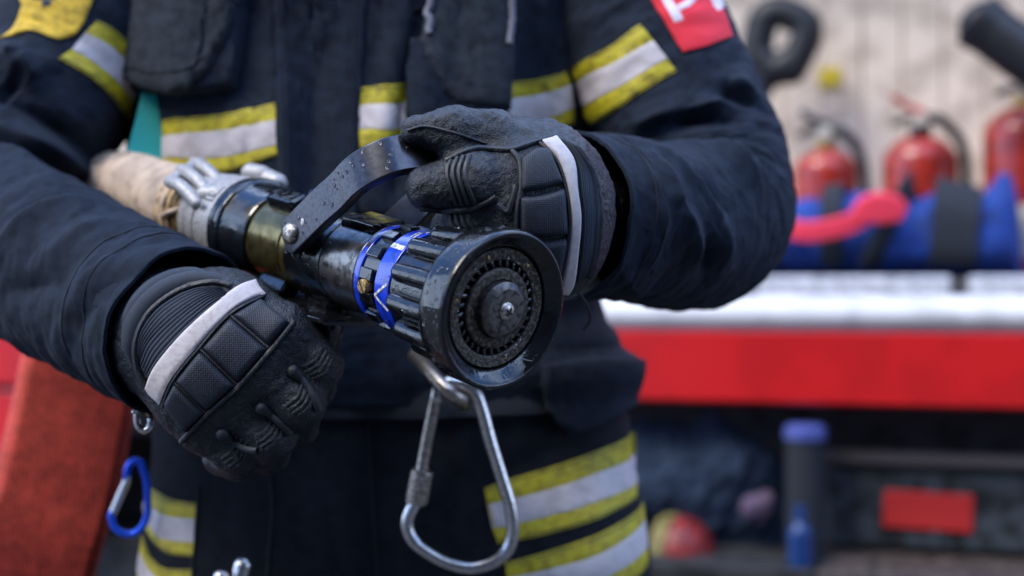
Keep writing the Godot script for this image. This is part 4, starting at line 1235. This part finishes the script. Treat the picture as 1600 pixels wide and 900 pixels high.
	part("welt", seam(b, [[842, 226], [868, 254], [881, 294], [887, 342], [884, 380], [874, 430]], 0.0014, 0.0012, 30), M.leather_trim, g, 60)
	part("welt", seam(b, [[800, 238], [811, 256], [813, 290], [808, 320], [806, 360], [808, 420]], 0.0020, 0.0008, 30), M.leather_trim, g, 60)
	part("welt", seam(b, [[778, 318], [792, 330], [798, 318], [806, 290]], 0.0026, 0.0004, 20), M.leather_trim, g, 60)
	part("reflective_strip", sheet(b, [[[844, 222], [869, 252], [883, 294], [889, 342], [886, 385], [876, 440], [872, 456]], [[856, 219], [881, 252], [890, 296], [896, 341], [893, 390], [886, 440], [880, 458]], [[868, 216], [893, 252], [898, 297], [903, 340], [900, 393], [896, 440], [888, 460]]], 0.0016, 0.0014, 44, 8, 0.0003), M.glove_strip, g, 60)
	var ribs2 := func(u: float, v: float) -> float: return 0.0007 * absf(sin(v * PI * 14.0))
	part("rib_panel", sheet(b, [[[874, 220], [899, 255], [904, 297], [908, 340], [906, 390], [902, 440]], [[888, 226], [912, 262], [922, 300], [924, 340], [922, 390], [914, 432]], [[897, 232], [921, 268], [932, 304], [934, 340], [931, 388], [920, 430]]], 0.0008, 0.0010, 40, 40, 0.0, ribs2), M.knit, g, 60)
	part("welt", seam(b, [[898, 230], [922, 266], [933, 304], [935, 342], [932, 390], [921, 434]], 0.0030, 0.0008, 30), M.leather_trim, g, 60)
	# pleats over the first joint of the forefinger and the next finger
	for k in 4:
		var x := 702.0 + k * 9.0
		part("finger_pleat", seam(b, [[x + 6, 250 - k * 2], [x, 268], [x + 4, 290], [x + 14, 318]], 0.0019, 0.0, 16), M.leather_trim, g, 60)
		part("finger_pleat", seam(b, [[x + 4, 334], [x + 6, 346], [x + 12, 360]], 0.0017, 0.0, 12), M.leather_trim, g, 60)
	part("finger_piping", seam(b, [[660, 324], [700, 328], [740, 324], [775, 308]], 0.0026, 0.0004, 20), M.leather_trim, g, 60)
	part("welt", seam(b, [[640, 206], [668, 200], [712, 210], [760, 226]], 0.0011, 0.0004, 24), M.leather_trim, g, 60)
	part("welt", seam(b, [[700, 254], [740, 236], [775, 236], [800, 236], [830, 226], [862, 216]], 0.0022, 0.0008, 30), M.leather_trim, g, 60)
	part("cord_loop", tube([at(902, 455, 1.08), at(918, 478, 1.10), at(922, 500, 1.12), at(912, 515, 1.14)], 0.0013, 8, 16), M.cord, g)

# ---------------------------------------------------------------- things hung on the gear
func build_hardware() -> void:
	var t := thing("steel_carabiner", "large pear-shaped steel carabiner with screw sleeve hanging at the waist", "carabiner")
	var d := 1.235
	var loop := []
	for p in [[652, 782], [641, 800], [636, 822], [646, 846], [672, 866], [702, 881], [735, 888], [768, 880], [792, 860], [801, 832], [798, 795], [783, 745], [766, 690], [754, 645], [742, 614], [722, 600], [700, 598], [686, 606], [682, 622]]: loop.append(at(p[0], p[1], d - (900 - p[1]) * 0.00003))
	part("frame", rod(loop, 0.0058, 14, 110), M.bright_steel, t, 60)
	part("gate", rod([at(683, 612, d - 0.008), at(674, 655, d - 0.007), at(664, 705, d - 0.005), at(656, 752, d - 0.004), at(652, 784, d)], 0.0052, 14, 30), M.worn_steel, t, 60)
	var a := at(660, 735, d - 0.004)
	var b := at(650, 786, d)
	var sl := part("screw_sleeve", tube([a, a.lerp(b, 0.04), a.lerp(b, 0.96), b], [0.0088, 0.0096, 0.0096, 0.0088], 24), M.worn_steel, t)
	for k in 5: part("knurl", tube([a.lerp(b, 0.14 + 0.17 * k), a.lerp(b, 0.16 + 0.17 * k), a.lerp(b, 0.19 + 0.17 * k), a.lerp(b, 0.21 + 0.17 * k)], [0.0094, 0.0102, 0.0102, 0.0094], 20), M.worn_steel, sl)
	t = thing("belt_ring", "tarnished steel loop on the belt that carries the large carabiner", "ring")
	part("loop", rod([at(648, 556, 1.275), at(664, 572, 1.245), at(680, 590, 1.225), at(702, 612, 1.212), at(722, 626, 1.222), at(724, 632, 1.250), at(708, 622, 1.280)], 0.0062, 12, 40), M.worn_steel, t, 60)
	t = thing("blue_carabiner", "small blue carabiner with a silver gate hanging beside the trouser pocket", "carabiner")
	loop = []
	for p in [[198, 748], [199, 734], [204, 724], [213, 720], [221, 724], [223, 733]]: loop.append(at(p[0], p[1], 1.34))
	part("hook_end", rod(loop, 0.0034, 10, 30), M.anodised_blue, t, 60)
	loop = []
	for p in [[223, 733], [229, 752], [231, 785], [230, 806], [222, 824], [208, 834], [192, 833], [179, 824], [174, 808], [176, 800]]: loop.append(at(p[0], p[1], 1.34))
	part("frame", rod(loop, 0.0034, 10, 50), M.anodised_blue, t, 60)
	part("gate", rod([at(200, 748, 1.34), at(188, 774, 1.34), at(177, 800, 1.34)], 0.0036, 10), M.bright_steel, t, 60)
	t = thing("snap_hook", "little silver swivel snap hook beside the lower glove cuff", "hook")
	part("swivel", rod([at(214, 595, 1.115), at(218, 606, 1.115), at(220, 614, 1.115)], 0.0042, 10, 8), M.bright_steel, t, 60)
	loop = []
	for p in [[220, 616], [217, 632], [214, 648], [216, 665], [225, 673], [234, 668], [236, 656]]: loop.append(at(p[0], p[1], 1.115))
	part("hook", rod(loop, 0.0030, 10, 30), M.bright_steel, t, 60)
	part("gate", rod([at(220, 618, 1.115), at(227, 636, 1.115), at(235, 656, 1.115)], 0.0016, 8), M.brass, t, 60)
	part("gate_knob", rod([at(215, 642, 1.11), at(209, 644, 1.11)], 0.0018, 8), M.bright_steel, t, 60)
	t = thing("teal_strap", "teal webbing strap hanging between the sleeve and the coat", "strap")
	var sp := [at(256, 130, 1.345), at(243, 190, 1.335), at(231, 235, 1.33), at(220, 290, 1.325), at(215, 340, 1.33), at(210, 400, 1.35)]
	part("webbing", sweep(catmull(sp, 50), func(_s): return rrect(0.036, 0.0022, 0.0009, 2), Vector3(0.2, 0, 1), false, true), M.teal, t, 40)
	t = thing("metal_latch", "pair of silver latch fingers at the bottom edge below the fist", "latch")
	part("finger", rod([at(380, 884, 1.265), at(372, 915, 1.262), at(360, 950, 1.27)], 0.0080, 12), M.bright_steel, t, 60)
	part("finger", rod([at(346, 902, 1.262), at(338, 930, 1.262)], 0.0070, 12), M.bright_steel, t, 60)
	part("base_plate", rbox(0.05, 0.04, 0.004, 0.001, Transform3D(Basis(), at(358, 950, 1.285))), M.worn_steel, t)
	# red canvas hose hanging by the right side of the wearer
	t = thing("red_hose", "faded red woven canvas hose hanging in front of the red truck on the left", "hose")
	var hp := [at(190, 330, 1.60), at(160, 430, 1.56), at(135, 540, 1.52), at(112, 660, 1.50), at(86, 770, 1.48), at(46, 900, 1.46), Vector3(-0.56, 0.60, -1.47), Vector3(-0.62, 0.25, -1.50), Vector3(-0.64, 0.03, -1.56)]
	var hs := func(s: float) -> Array:
		var o := []
		for q in rrect(0.122 + 0.012 * s, 0.030, 0.0149, 8):
			var z: float = q.y - q.x * q.x * 3.0 + 0.004 * sin(q.x * 60.0 + s * 9.0)
			o.append(Vector2(q.x, z))
		return o
	part("jacket", sweep(catmull(hp, 70), hs, Vector3(0.35, 0, 1), false, true), M.red_canvas, t, 60)

# ---------------------------------------------------------------- the fire engine
var truck: Node3D

func tp(px: float, py: float, z: float) -> Vector3:
	# a point of the frame on the plane of depth z in the fire engine's own axes
	var inv := truck.transform.affine_inverse()
	var o := inv * Vector3(0, EYE, 0)
	var d := (inv.basis * (at(px, py, 1.0) - Vector3(0, EYE, 0)))
	return o + d * ((z - o.z) / d.z)

func tbox(called: String, x0: float, x1: float, y0: float, y1: float, z0: float, z1: float, m: Material, parent: Node3D, bev := 0.004) -> MeshInstance3D:
	return part(called, rbox(x1 - x0, y1 - y0, z1 - z0, bev, Transform3D(Basis(), Vector3(x0 + x1, y0 + y1, z0 + z1) / 2)), m, parent)

func build_truck() -> void:
	truck = thing("fire_engine", "red fire engine with an open cream locker and white sill behind the person", "truck")
	truck.position = Vector3(0.2475, EYE, -2.5)
	truck.rotation.y = deg_to_rad(-17.0)
	var t := truck
	var X0 := -2.2
	var X1 := 1.7
	# white rounded sill and red side panel
	var prof := []
	for p in [[-0.10, -0.072], [-0.004, -0.072], [0.002, -0.066], [0.010, -0.052], [0.008, -0.036], [-0.004, -0.022], [-0.020, -0.0145], [-0.10, -0.012]]: prof.append(p)
	var rows := []
	for x in [X0, X1]:
		var row := PackedVector3Array()
		for p in prof: row.append(Vector3(x, p[1], p[0]))
		rows.append(row)
	part("sill", G.new().loft(rows), M.truck_white, t, 50)
	tbox("side_panel", X0, X1, -0.200, -0.074, -0.06, 0.0, M.truck_red, t, 0.006)
	tbox("locker_floor", X0, X1, -0.02, 0.016, -0.80, -0.125, M.floor_dark, t)
	# alloy rail at the locker's edge, in lengths with gaps
	for s in [[-1.2, -0.25], [-0.24, 0.12], [0.17, 0.50], [0.53, 0.68], [0.76, 0.86], [0.90, 0.97], [1.02, 1.5]]:
		tbox("rail", s[0], s[1], -0.012, 0.021, -0.122, -0.105, M.rail_alloy, t, 0.003)
	# back wall of vertical panels
	var x := X0
	var n := 0
	while x < X1:
		tbox("wall_panel", x, x + 0.082, 0.017, 0.98, -0.74, -0.70 + (0.002 if n % 2 else 0.0), M.wall_cream, t, 0.003)
		x += 0.084
		n += 1
	tbox("back_plate", X0, X1, 0.017, 0.98, -0.80, -0.745, M.wall_cream, t)
	tbox("locker_roof", X0, X1, 0.98, 1.04, -0.80, -0.50, M.truck_red, t)
	tbox("locker_end", X0 - 0.06, X0, -0.2, 0.98, -0.8, -0.46, M.truck_red, t)
	tbox("locker_end", X1, X1 + 0.06, -0.2, 0.98, -0.8, -0.46, M.truck_red, t)
	tbox("top_panel", X0, X1, 1.04, 1.45, -0.80, -0.50, M.truck_red, t)
	# underside, lower tray and chassis
	tbox("underside", X0, X1, -0.30, -0.205, -0.80, -0.10, M.dark_steel, t)
	tbox("lower_back", X0, X1, -0.62, -0.305, -0.80, -0.60, M.dark_steel, t)
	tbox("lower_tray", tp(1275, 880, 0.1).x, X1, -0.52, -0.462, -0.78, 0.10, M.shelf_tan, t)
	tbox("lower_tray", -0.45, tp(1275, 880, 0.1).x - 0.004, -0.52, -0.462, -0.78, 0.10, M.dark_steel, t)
	tbox("chassis", X0, X1, -0.80, -0.525, -0.75, -0.15, M.dark_steel, t)
	tbox("wheel_box", X0, -0.47, -0.90, -0.305, -0.59, -0.42, M.dark_steel, t)
	tbox("door_panel", X0, tp(60, 640, 0.0).x, -0.455, -0.212, -0.05, -0.01, M.truck_red, t)
	for wx in [-1.6, 1.25]:
		var w := part("wheel", lathe([[-0.13, 0.05], [-0.13, 0.26], [-0.125, 0.32], [-0.10, 0.352], [0.10, 0.352], [0.125, 0.32], [0.13, 0.26], [0.13, 0.05]], 40, Transform3D(Basis(), Vector3(wx, -EYE + 0.352, -0.45))), M.boot_rubber, t)
		part("rim", lathe([[-0.135, 0.0], [-0.135, 0.20], [-0.10, 0.22], [-0.09, 0.20]], 32, Transform3D(Basis(), Vector3(wx, -EYE + 0.352, -0.45))), M.rail_alloy, w)
	# ---- things in the locker
	var yellow := thing("yellow_sticker", "small square yellow sticker on the cream locker wall", "sticker")
	yellow.transform = truck.transform
	part("sheet", rbox(0.046, 0.042, 0.003, 0.0008, Transform3D(Basis(), tp(1297, 120, -0.694))), M.yellow_plastic, yellow)
	extinguisher(1290, 232, 0.064, "smallest red fire extinguisher, nearest the person's elbow, on the locker shelf", 0)
	extinguisher(1438, 212, 0.074, "red fire extinguisher with raised lever in the middle of the locker shelf", 1)
	extinguisher(1602, 165, 0.080, "tallest red fire extinguisher cut off by the right edge of the picture", 2)
	var sh := thing("shovel", "black D-grip tool handle leaning against the cream locker wall beside the sleeve", "shovel")
	sh.transform = truck.transform
	var z := -0.55
	var dp := []
	for p in [[1180, 88], [1190, 40], [1200, 22], [1225, 20], [1256, 36], [1258, 62], [1236, 108]]: dp.append(tp(p[0], p[1], z))
	part("grip", rod(dp, 0.034, 12, 40), M.black_plastic, sh, 60)
	part("yoke", rod([tp(1188, 88, z), tp(1206, 112, z), tp(1232, 98, z)], 0.034, 12, 16), M.black_plastic, sh, 60)
	part("shaft", rod([tp(1206, 105, z), tp(1176, 165, z), tp(1100, 330, z + 0.04), tp(1062, 428, z + 0.1)], 0.026, 14, 20), M.black_plastic, sh, 60)
	var to := thing("black_torch", "black tube-shaped torch with a yellow end at the top right of the locker", "torch")
	to.transform = truck.transform
	z = -0.35
	part("barrel", rod([tp(1540, 42, z), tp(1600, 86, z), tp(1720, 176, z)], 0.050, 20, 10), M.black_plastic, to, 60)
	part("head", tube([tp(1524, 30, z), tp(1545, 46, z)], [0.054, 0.052], 20), M.black_plastic, to)
	part("end_ring", rod([tp(1512, 46, z), tp(1518, 52, z)], 0.012, 10), M.yellow_plastic, to, 60)
	part("bracket", rod([tp(1640, 116, z), tp(1660, 200, -0.5), tp(1690, 300, -0.69)], 0.012, 8), M.dark_steel, to, 60)
	# ---- long blue bag on the shelf
	var bag := thing("rescue_bag", "long bright blue bag with black bands lying on the locker shelf", "bag")
	bag.transform = truck.transform
	z = -0.30
	var b0 := tp(1085, 370, z).x
	var b1 := tp(1598, 370, z).x
	var nz := cloth_noise(33)
	rows = []
	for k in 61:
		var u := k / 60.0
		var row := PackedVector3Array()
		var h := 0.145 * pow(1.0 - pow(absf(u * 2.0 - 1.0), 14.0), 0.4) * (0.96 + 0.1 * nz.get_noise_1d(u * 60.0)) + 0.012
		if u > 0.86: h += 0.055 * smoothstep(0.86, 0.95, u) * (1.0 if u < 0.97 else 0.6)
		var dd := 0.12 * pow(1.0 - pow(absf(u * 2.0 - 1.0), 10.0), 0.4) + 0.01
		for q in 28:
			var a := TAU * q / 28
			var s := 1.0 + 0.10 * nz.get_noise_2d(u * 90.0, a * 12.0)
			var cy := signf(sin(a)) * pow(absf(sin(a)), 0.7)
			var cz := signf(cos(a)) * pow(absf(cos(a)), 0.7)
			row.append(Vector3(lerpf(b0, b1, u), 0.0175 + h * 0.5 + cy * h * 0.5 * (s if cy > 0.0 else 1.0), z + cz * dd * s))
		rows.append(row)
	part("shell", G.new().loft(rows), M.bag_blue, bag, 60)
	for s in [[1283, 1316, 0.0], [1362, 1406, 40.0], [1455, 1530, 6.0]]:
		var path := []
		var xa := tp((s[0] + s[1]) / 2.0, 380, z + 0.12).x
		var wd := tp(s[1], 380, z + 0.12).x - tp(s[0], 380, z + 0.12).x
		for q in 25:
			var a := lerpf(-0.55, PI * 0.95, q / 24.0)
			var cy := signf(sin(a)) * pow(absf(sin(a)), 0.7)
			var cz := signf(cos(a)) * pow(absf(cos(a)), 0.7)
			path.append(Vector3(xa + s[2] * 0.0011 * cy, 0.0175 + 0.082 + cy * 0.092, z + cz * 0.140))
		part("black_band", sweep(path, func(_s): return rrect(wd, 0.008, 0.003, 2), Vector3(0, 1, 0.1), false), M.strap_black, bag, 50)
	var st := thing("red_strap", "bright red padded strap draped across the front of the blue bag", "strap")
	st.transform = truck.transform
	z = -0.145
	rows = []
	part("strap", sweep(catmull([tp(1160, 310, z), tp(1200, 340, z), tp(1255, 362, z + 0.012), tp(1320, 352, z + 0.012), tp(1352, 336, z + 0.01)], 30), func(_s): return rrect(0.016, 0.036, 0.006, 3), Vector3(0, 1, 0.2), false, true), M.strap_red, st, 60)
	part("pad", sweep(catmull([tp(1338, 338, z + 0.01), tp(1360, 326, z + 0.016), tp(1392, 326, z + 0.016), tp(1412, 334, z + 0.012)], 20), func(s): return rrect(0.022, 0.030 + 0.026 * sin(PI * s), 0.009, 3), Vector3(0, 1, 0.2), false, true), M.strap_red, st, 60)
	# ---- lower tray
	var bx := thing("storage_box", "grey-blue lidded storage box with a red label under the truck sill", "box")
	bx.transform = truck.transform
	z = -0.10
	var l := tp(1285, 780, z).x
	var top := tp(1400, 712, z).y
	var bot := -0.460
	tbox("body", l, l + 0.62, bot, top - 0.02, z - 0.34, z, M.box_grey, bx, 0.014)
	tbox("lid", l - 0.012, l + 0.632, top - 0.018, top + 0.008, z - 0.36, z + 0.014, M.box_rim, bx, 0.008)
	var c := tp(1450, 799, z + 0.004)
	part("red_label", rbox(0.150, 0.066, 0.008, 0.003, Transform3D(Basis(Vector3(0, 0, 1), -0.03), c)), M.label_red, bx)
	for k in 4: tbox("rib", l + 0.03 + 0.155 * k, l + 0.045 + 0.155 * k, bot + 0.01, top - 0.03, z, z + 0.006, M.box_grey, bx, 0.002)
	# crumpled dark blue cover
	var cv := thing("folded_tarp", "crumpled dark blue tarpaulin heaped under the truck sill beside the trousers", "tarpaulin")
	cv.transform = truck.transform
	var tb := Blob.new()
	z = -0.12
	for s in [[1000, 700, 0.05, 1090, 690, 0.04], [1120, 660, 0.03, 1190, 730, 0.04], [1000, 760, 0.05, 1090, 770, 0.06], [1060, 740, 0.07, 1150, 730, 0.06], [1150, 720, 0.06, 1190, 700, 0.035], [1020, 680, 0.03, 1130, 730, 0.045], [1100, 780, 0.055, 1180, 800, 0.05], [1180, 740, 0.03, 1195, 860, 0.035]]:
		tb.bone(tp(s[0], s[1], z), s[2], tp(s[3], s[4], z - 0.02), s[5], 0.03)
	tb.bone(tp(1100, 790, z - 0.05), 0.08, tp(1110, 870, z - 0.05), 0.085, 0.04)
	part("cloth", tb.nets(0.012, glove_bump(40, 0.03)), M.tarp_blue, cv, 60, true)
	var pk := thing("pink_rag", "small mauve rag lying on the crumpled blue tarpaulin", "rag")
	pk.transform = truck.transform
	var pb := Blob.new()
	pb.bone(tp(1176, 788, z + 0.052), 0.015, tp(1198, 782, z + 0.052), 0.016, 0.02)
	pb.bone(tp(1176, 798, z + 0.050), 0.016, tp(1190, 806, z + 0.050), 0.014, 0.02)
	part("cloth", pb.nets(0.006, glove_bump(41, 0.012)), M.pink_cloth, pk, 60, true)
	var cup := thing("blue_canister", "dark canister with a shiny lavender-blue lid in front of the grey box", "canister")
	cup.transform = truck.transform
	z = -0.02
	var cc := tp(1258, 676, z)
	part("lid", lathe([[-0.016, 0.0], [-0.015, 0.028], [-0.008, 0.036], [0.010, 0.037], [0.012, 0.030]], 28, Transform3D(Basis(Vector3(1, 0, 0), -PI / 2), cc)), M.lid_blue, cup)
	part("body", lathe([[0.010, 0.030], [0.014, 0.034], [cc.y + 0.462, 0.034], [cc.y + 0.462, 0.0]], 28, Transform3D(Basis(Vector3(1, 0, 0), -PI / 2), cc)), M.strap_black, cup)
	var bt := thing("blue_bottle", "small bright blue bottle standing at the foot of the dark canister", "bottle")
	bt.transform = truck.transform
	z = 0.06
	cc = tp(1250, 835, z)
	part("body", lathe([[-0.03, 0.0], [-0.029, 0.008], [-0.018, 0.010], [-0.010, 0.018], [0.0, 0.020], [cc.y + 0.461, 0.020], [cc.y + 0.461, 0.0]], 24, Transform3D(Basis(Vector3(1, 0, 0), -PI / 2), cc)), M.bottle_blue, bt)
	part("cap", lathe([[-0.046, 0.0], [-0.046, 0.010], [-0.028, 0.011]], 20, Transform3D(Basis(Vector3(1, 0, 0), -PI / 2), cc)), M.bottle_blue, bt)
	var rc := thing("red_canister", "rounded red canister with a pale yellow band beside the striped trouser leg", "canister")
	rc.transform = truck.transform
	z = -0.03
	cc = tp(1064, 868, z)
	var ps := []
	for k in 9: ps.append([-0.07 * sin(PI / 2 * (1.0 - k / 8.0)), 0.062 * cos(PI / 2 * (1.0 - k / 8.0))])
	part("body", lathe([[-0.07, 0.0]] + ps + [[cc.y + 0.461, 0.062], [cc.y + 0.461, 0.0]], 36, Transform3D(Basis(Vector3(1, 0, 0), -PI / 2), cc)), M.dull_red, rc)
	var yb := []
	for q in 20:
		var a := -0.1 + 2.2 * q / 19.0
		yb.append(cc + Vector3(-0.030, sin(a) * 0.064 if a < PI / 2 else 0.064 - (a - PI / 2) * 0.02, 0.052 * cos(a) + 0.004) if a < PI / 2 else cc + Vector3(-0.03, 0.066, -0.03))
	yb = [cc + Vector3(-0.034, cc.y * 0 - 0.10, 0.054), cc + Vector3(-0.034, 0.0, 0.055), cc + Vector3(-0.033, 0.035, 0.045), cc + Vector3(-0.026, 0.062, 0.022), cc + Vector3(-0.016, 0.070, 0.0)]
	part("yellow_band", sweep(catmull(yb, 20), func(_s): return rrect(0.030, 0.006, 0.0025, 2), Vector3(-0.5, 0.2, 1), false), M.dull_yellow, rc, 60)

func extinguisher(px: float, top: float, r: float, label: String, kind: int) -> void:
	var o := thing("fire_extinguisher", label, "extinguisher", Vector3.ZERO, "red extinguishers in the locker")
	var z := -0.50
	var p := tp(px, top, z)
	o.transform = truck.transform * Transform3D(Basis(), Vector3(p.x, 0.0165, z))
	var h := p.y - 0.0165
	var up := Transform3D(Basis(Vector3(1, 0, 0), -PI / 2), Vector3.ZERO)
	var prof := [[0.0, 0.0], [0.0, r * 0.94], [-0.01, r]]
	for k in 9: prof.append([-(h - r * 0.75) - r * 0.75 * sin(PI / 2 * k / 8.0), r * maxf(0.18, cos(PI / 2 * k / 8.0))])
	part("cylinder", lathe(prof, 40, up), M.extinguisher_red, o)
	part("neck", lathe([[-h + 0.01, r * 0.3], [-h - 0.02, r * 0.3], [-h - 0.022, 0.0]], 20, up), M.brass if kind != 1 else M.black_plastic, o)
	part("valve", rbox(0.028, 0.034, 0.034, 0.005, Transform3D(Basis(), Vector3(0, h + 0.032, 0))), M.black_plastic if kind == 0 else M.extinguisher_red, o)
	var lev: Material = M.black_plastic if kind == 0 else M.extinguisher_red
	part("carry_handle", rod([Vector3(0.0, h + 0.035, 0), Vector3(-0.03, h + 0.034, 0), Vector3(-0.05, h + 0.026, 0)] if kind else [Vector3(0.0, h + 0.035, 0), Vector3(-0.03, h + 0.04, 0), Vector3(-0.05, h + 0.03, 0)], 0.0075, 8, 10), M.black_plastic, o, 60)
	part("lever", rod([Vector3(0.0, h + 0.05, 0), Vector3(-0.025, h + 0.06, 0), Vector3(-0.05, h + 0.078, 0)] if kind else [Vector3(0.0, h + 0.05, 0), Vector3(-0.03, h + 0.062, 0), Vector3(-0.045, h + 0.075, 0)], 0.0075, 8, 10), lev, o, 60)
	part("gauge", lathe([[-0.012, 0.0], [-0.012, 0.013], [0.004, 0.014]], 20, Transform3D(Basis(), Vector3(0, h + 0.03, 0.02))), M.label_cream, o)
	part("hose", rod([Vector3(0.012, h + 0.035, 0), Vector3(0.04, h + 0.028, 0.0), Vector3(r + 0.006, h - 0.02, -0.01), Vector3(r + 0.016, h * 0.6, 0.0), Vector3(r + 0.024, h * 0.25, 0.02)], 0.011, 10, 24), M.black_plastic, o, 60)
	part("band", lathe([[-h * 0.42, r], [-h * 0.42, r + 0.0015], [-h * 0.12, r + 0.0015], [-h * 0.12, r]], 40, up), M.label_cream, o)

func build_added_building() -> void:
	# added unseen dark building behind the camera: cuts front light, darkens the nozzle's reflections
	var t := thing("added_dark_building", "added dark brick building out of view behind the camera that cuts front light", "building", Vector3(2.5, 0.0, 3.4))
	var z := 0.3
	part("wall", rbox(13.0, 5.6, 0.4, 0.02, Transform3D(Basis(), Vector3(0, 2.8, z))), M.dark_brick, t)
	part("parapet", rbox(13.2, 0.25, 0.55, 0.02, Transform3D(Basis(), Vector3(0, 5.72, z))), M.dark_steel, t)
	for k in 3:
		var x := -4.2 + 4.2 * k
		var d := part("door", rbox(3.3, 3.6, 0.12, 0.02, Transform3D(Basis(), Vector3(x, 1.8, z - 0.25))), M.door_paint, t)
		for q in 4: part("door_leaf", rbox(0.76, 3.4, 0.06, 0.015, Transform3D(Basis(), Vector3(x - 1.2 + 0.8 * q, 1.78, z - 0.33))), M.door_paint, d)

func build_ground() -> void:
	var o := MeshInstance3D.new()
	o.name = "ground"
	var m := PlaneMesh.new()
	m.size = Vector2(400, 400)
	o.mesh = m
	o.material_override = M.asphalt
	o.set_meta("kind", "structure")
	o.set_meta("label", "dark asphalt yard under the fire engine")
	add_child(o)

func _ready() -> void:
	# camera
	var cam := Camera3D.new()
	cam.name = "camera"
	var ca := CameraAttributesPhysical.new()
	ca.frustum_focal_length = 50.0
	ca.frustum_focus_distance = 1.005
	ca.exposure_aperture = 2.8
	ca.frustum_near = 0.05
	ca.frustum_far = 1000.0
	cam.attributes = ca
	add_child(cam)
	cam.position = Vector3(0, EYE, 0)
	cam.fov = rad_to_deg(2.0 * atan(0.2025))
	cam.near = 0.05
	cam.far = 1000.0
	cam.current = true
	# sky, soft daylight, exposure
	var we := WorldEnvironment.new()
	we.name = "world_environment"
	var e := Environment.new()
	e.background_mode = Environment.BG_SKY
	var sky := Sky.new()
	var sm := ProceduralSkyMaterial.new()
	sm.sky_top_color = Color(0.44, 0.65, 1.0)
	sm.sky_horizon_color = Color(0.37, 0.49, 0.69)
	sm.sky_curve = 0.55
	sm.ground_bottom_color = Color(0.14, 0.135, 0.13)
	sm.ground_horizon_color = Color(0.30, 0.30, 0.31)
	sm.sky_energy_multiplier = 1.0
	var cl := noise_tex(FastNoiseLite.TYPE_SIMPLEX_SMOOTH, 0.006, [Color(1, 1, 1, 0), Color(1, 1, 1, 0.1), Color(0.86, 0.93, 1.0, 0.85), Color(0.90, 0.95, 1.0, 1)], [0.40, 0.47, 0.58, 0.75], 17, 5, 1024, 25.0)
	cl.height = 512
	sm.sky_cover = cl
	sm.sky_cover_modulate = Color(1, 1, 1, 1)
	sky.sky_material = sm
	e.sky = sky
	e.tonemap_mode = Environment.TONE_MAPPER_LINEAR
	e.tonemap_exposure = 2.6
	e.sdfgi_enabled = true
	e.ssao_enabled = true
	e.ssil_enabled = true
	we.environment = e
	add_child(we)
	var sun := DirectionalLight3D.new()
	sun.name = "sun"
	sun.light_energy = 0.38
	sun.light_angular_distance = 25.0
	sun.light_color = Color(1.0, 0.98, 0.96)
	sun.shadow_enabled = true
	sun.rotation_degrees = Vector3(-50, -58, 0)
	add_child(sun)
	# the place, then the things
	var t0 := Time.get_ticks_msec()
	materials()
	build_ground()
	build_added_building()
	build_truck()
	print("truck ", Time.get_ticks_msec() - t0)
	build_nozzle()
	build_hose()
	print("nozzle ", Time.get_ticks_msec() - t0)
	build_person()
	print("person ", Time.get_ticks_msec() - t0)
	build_hardware()
	print("done ", Time.get_ticks_msec() - t0, " fov ", cam.fov)
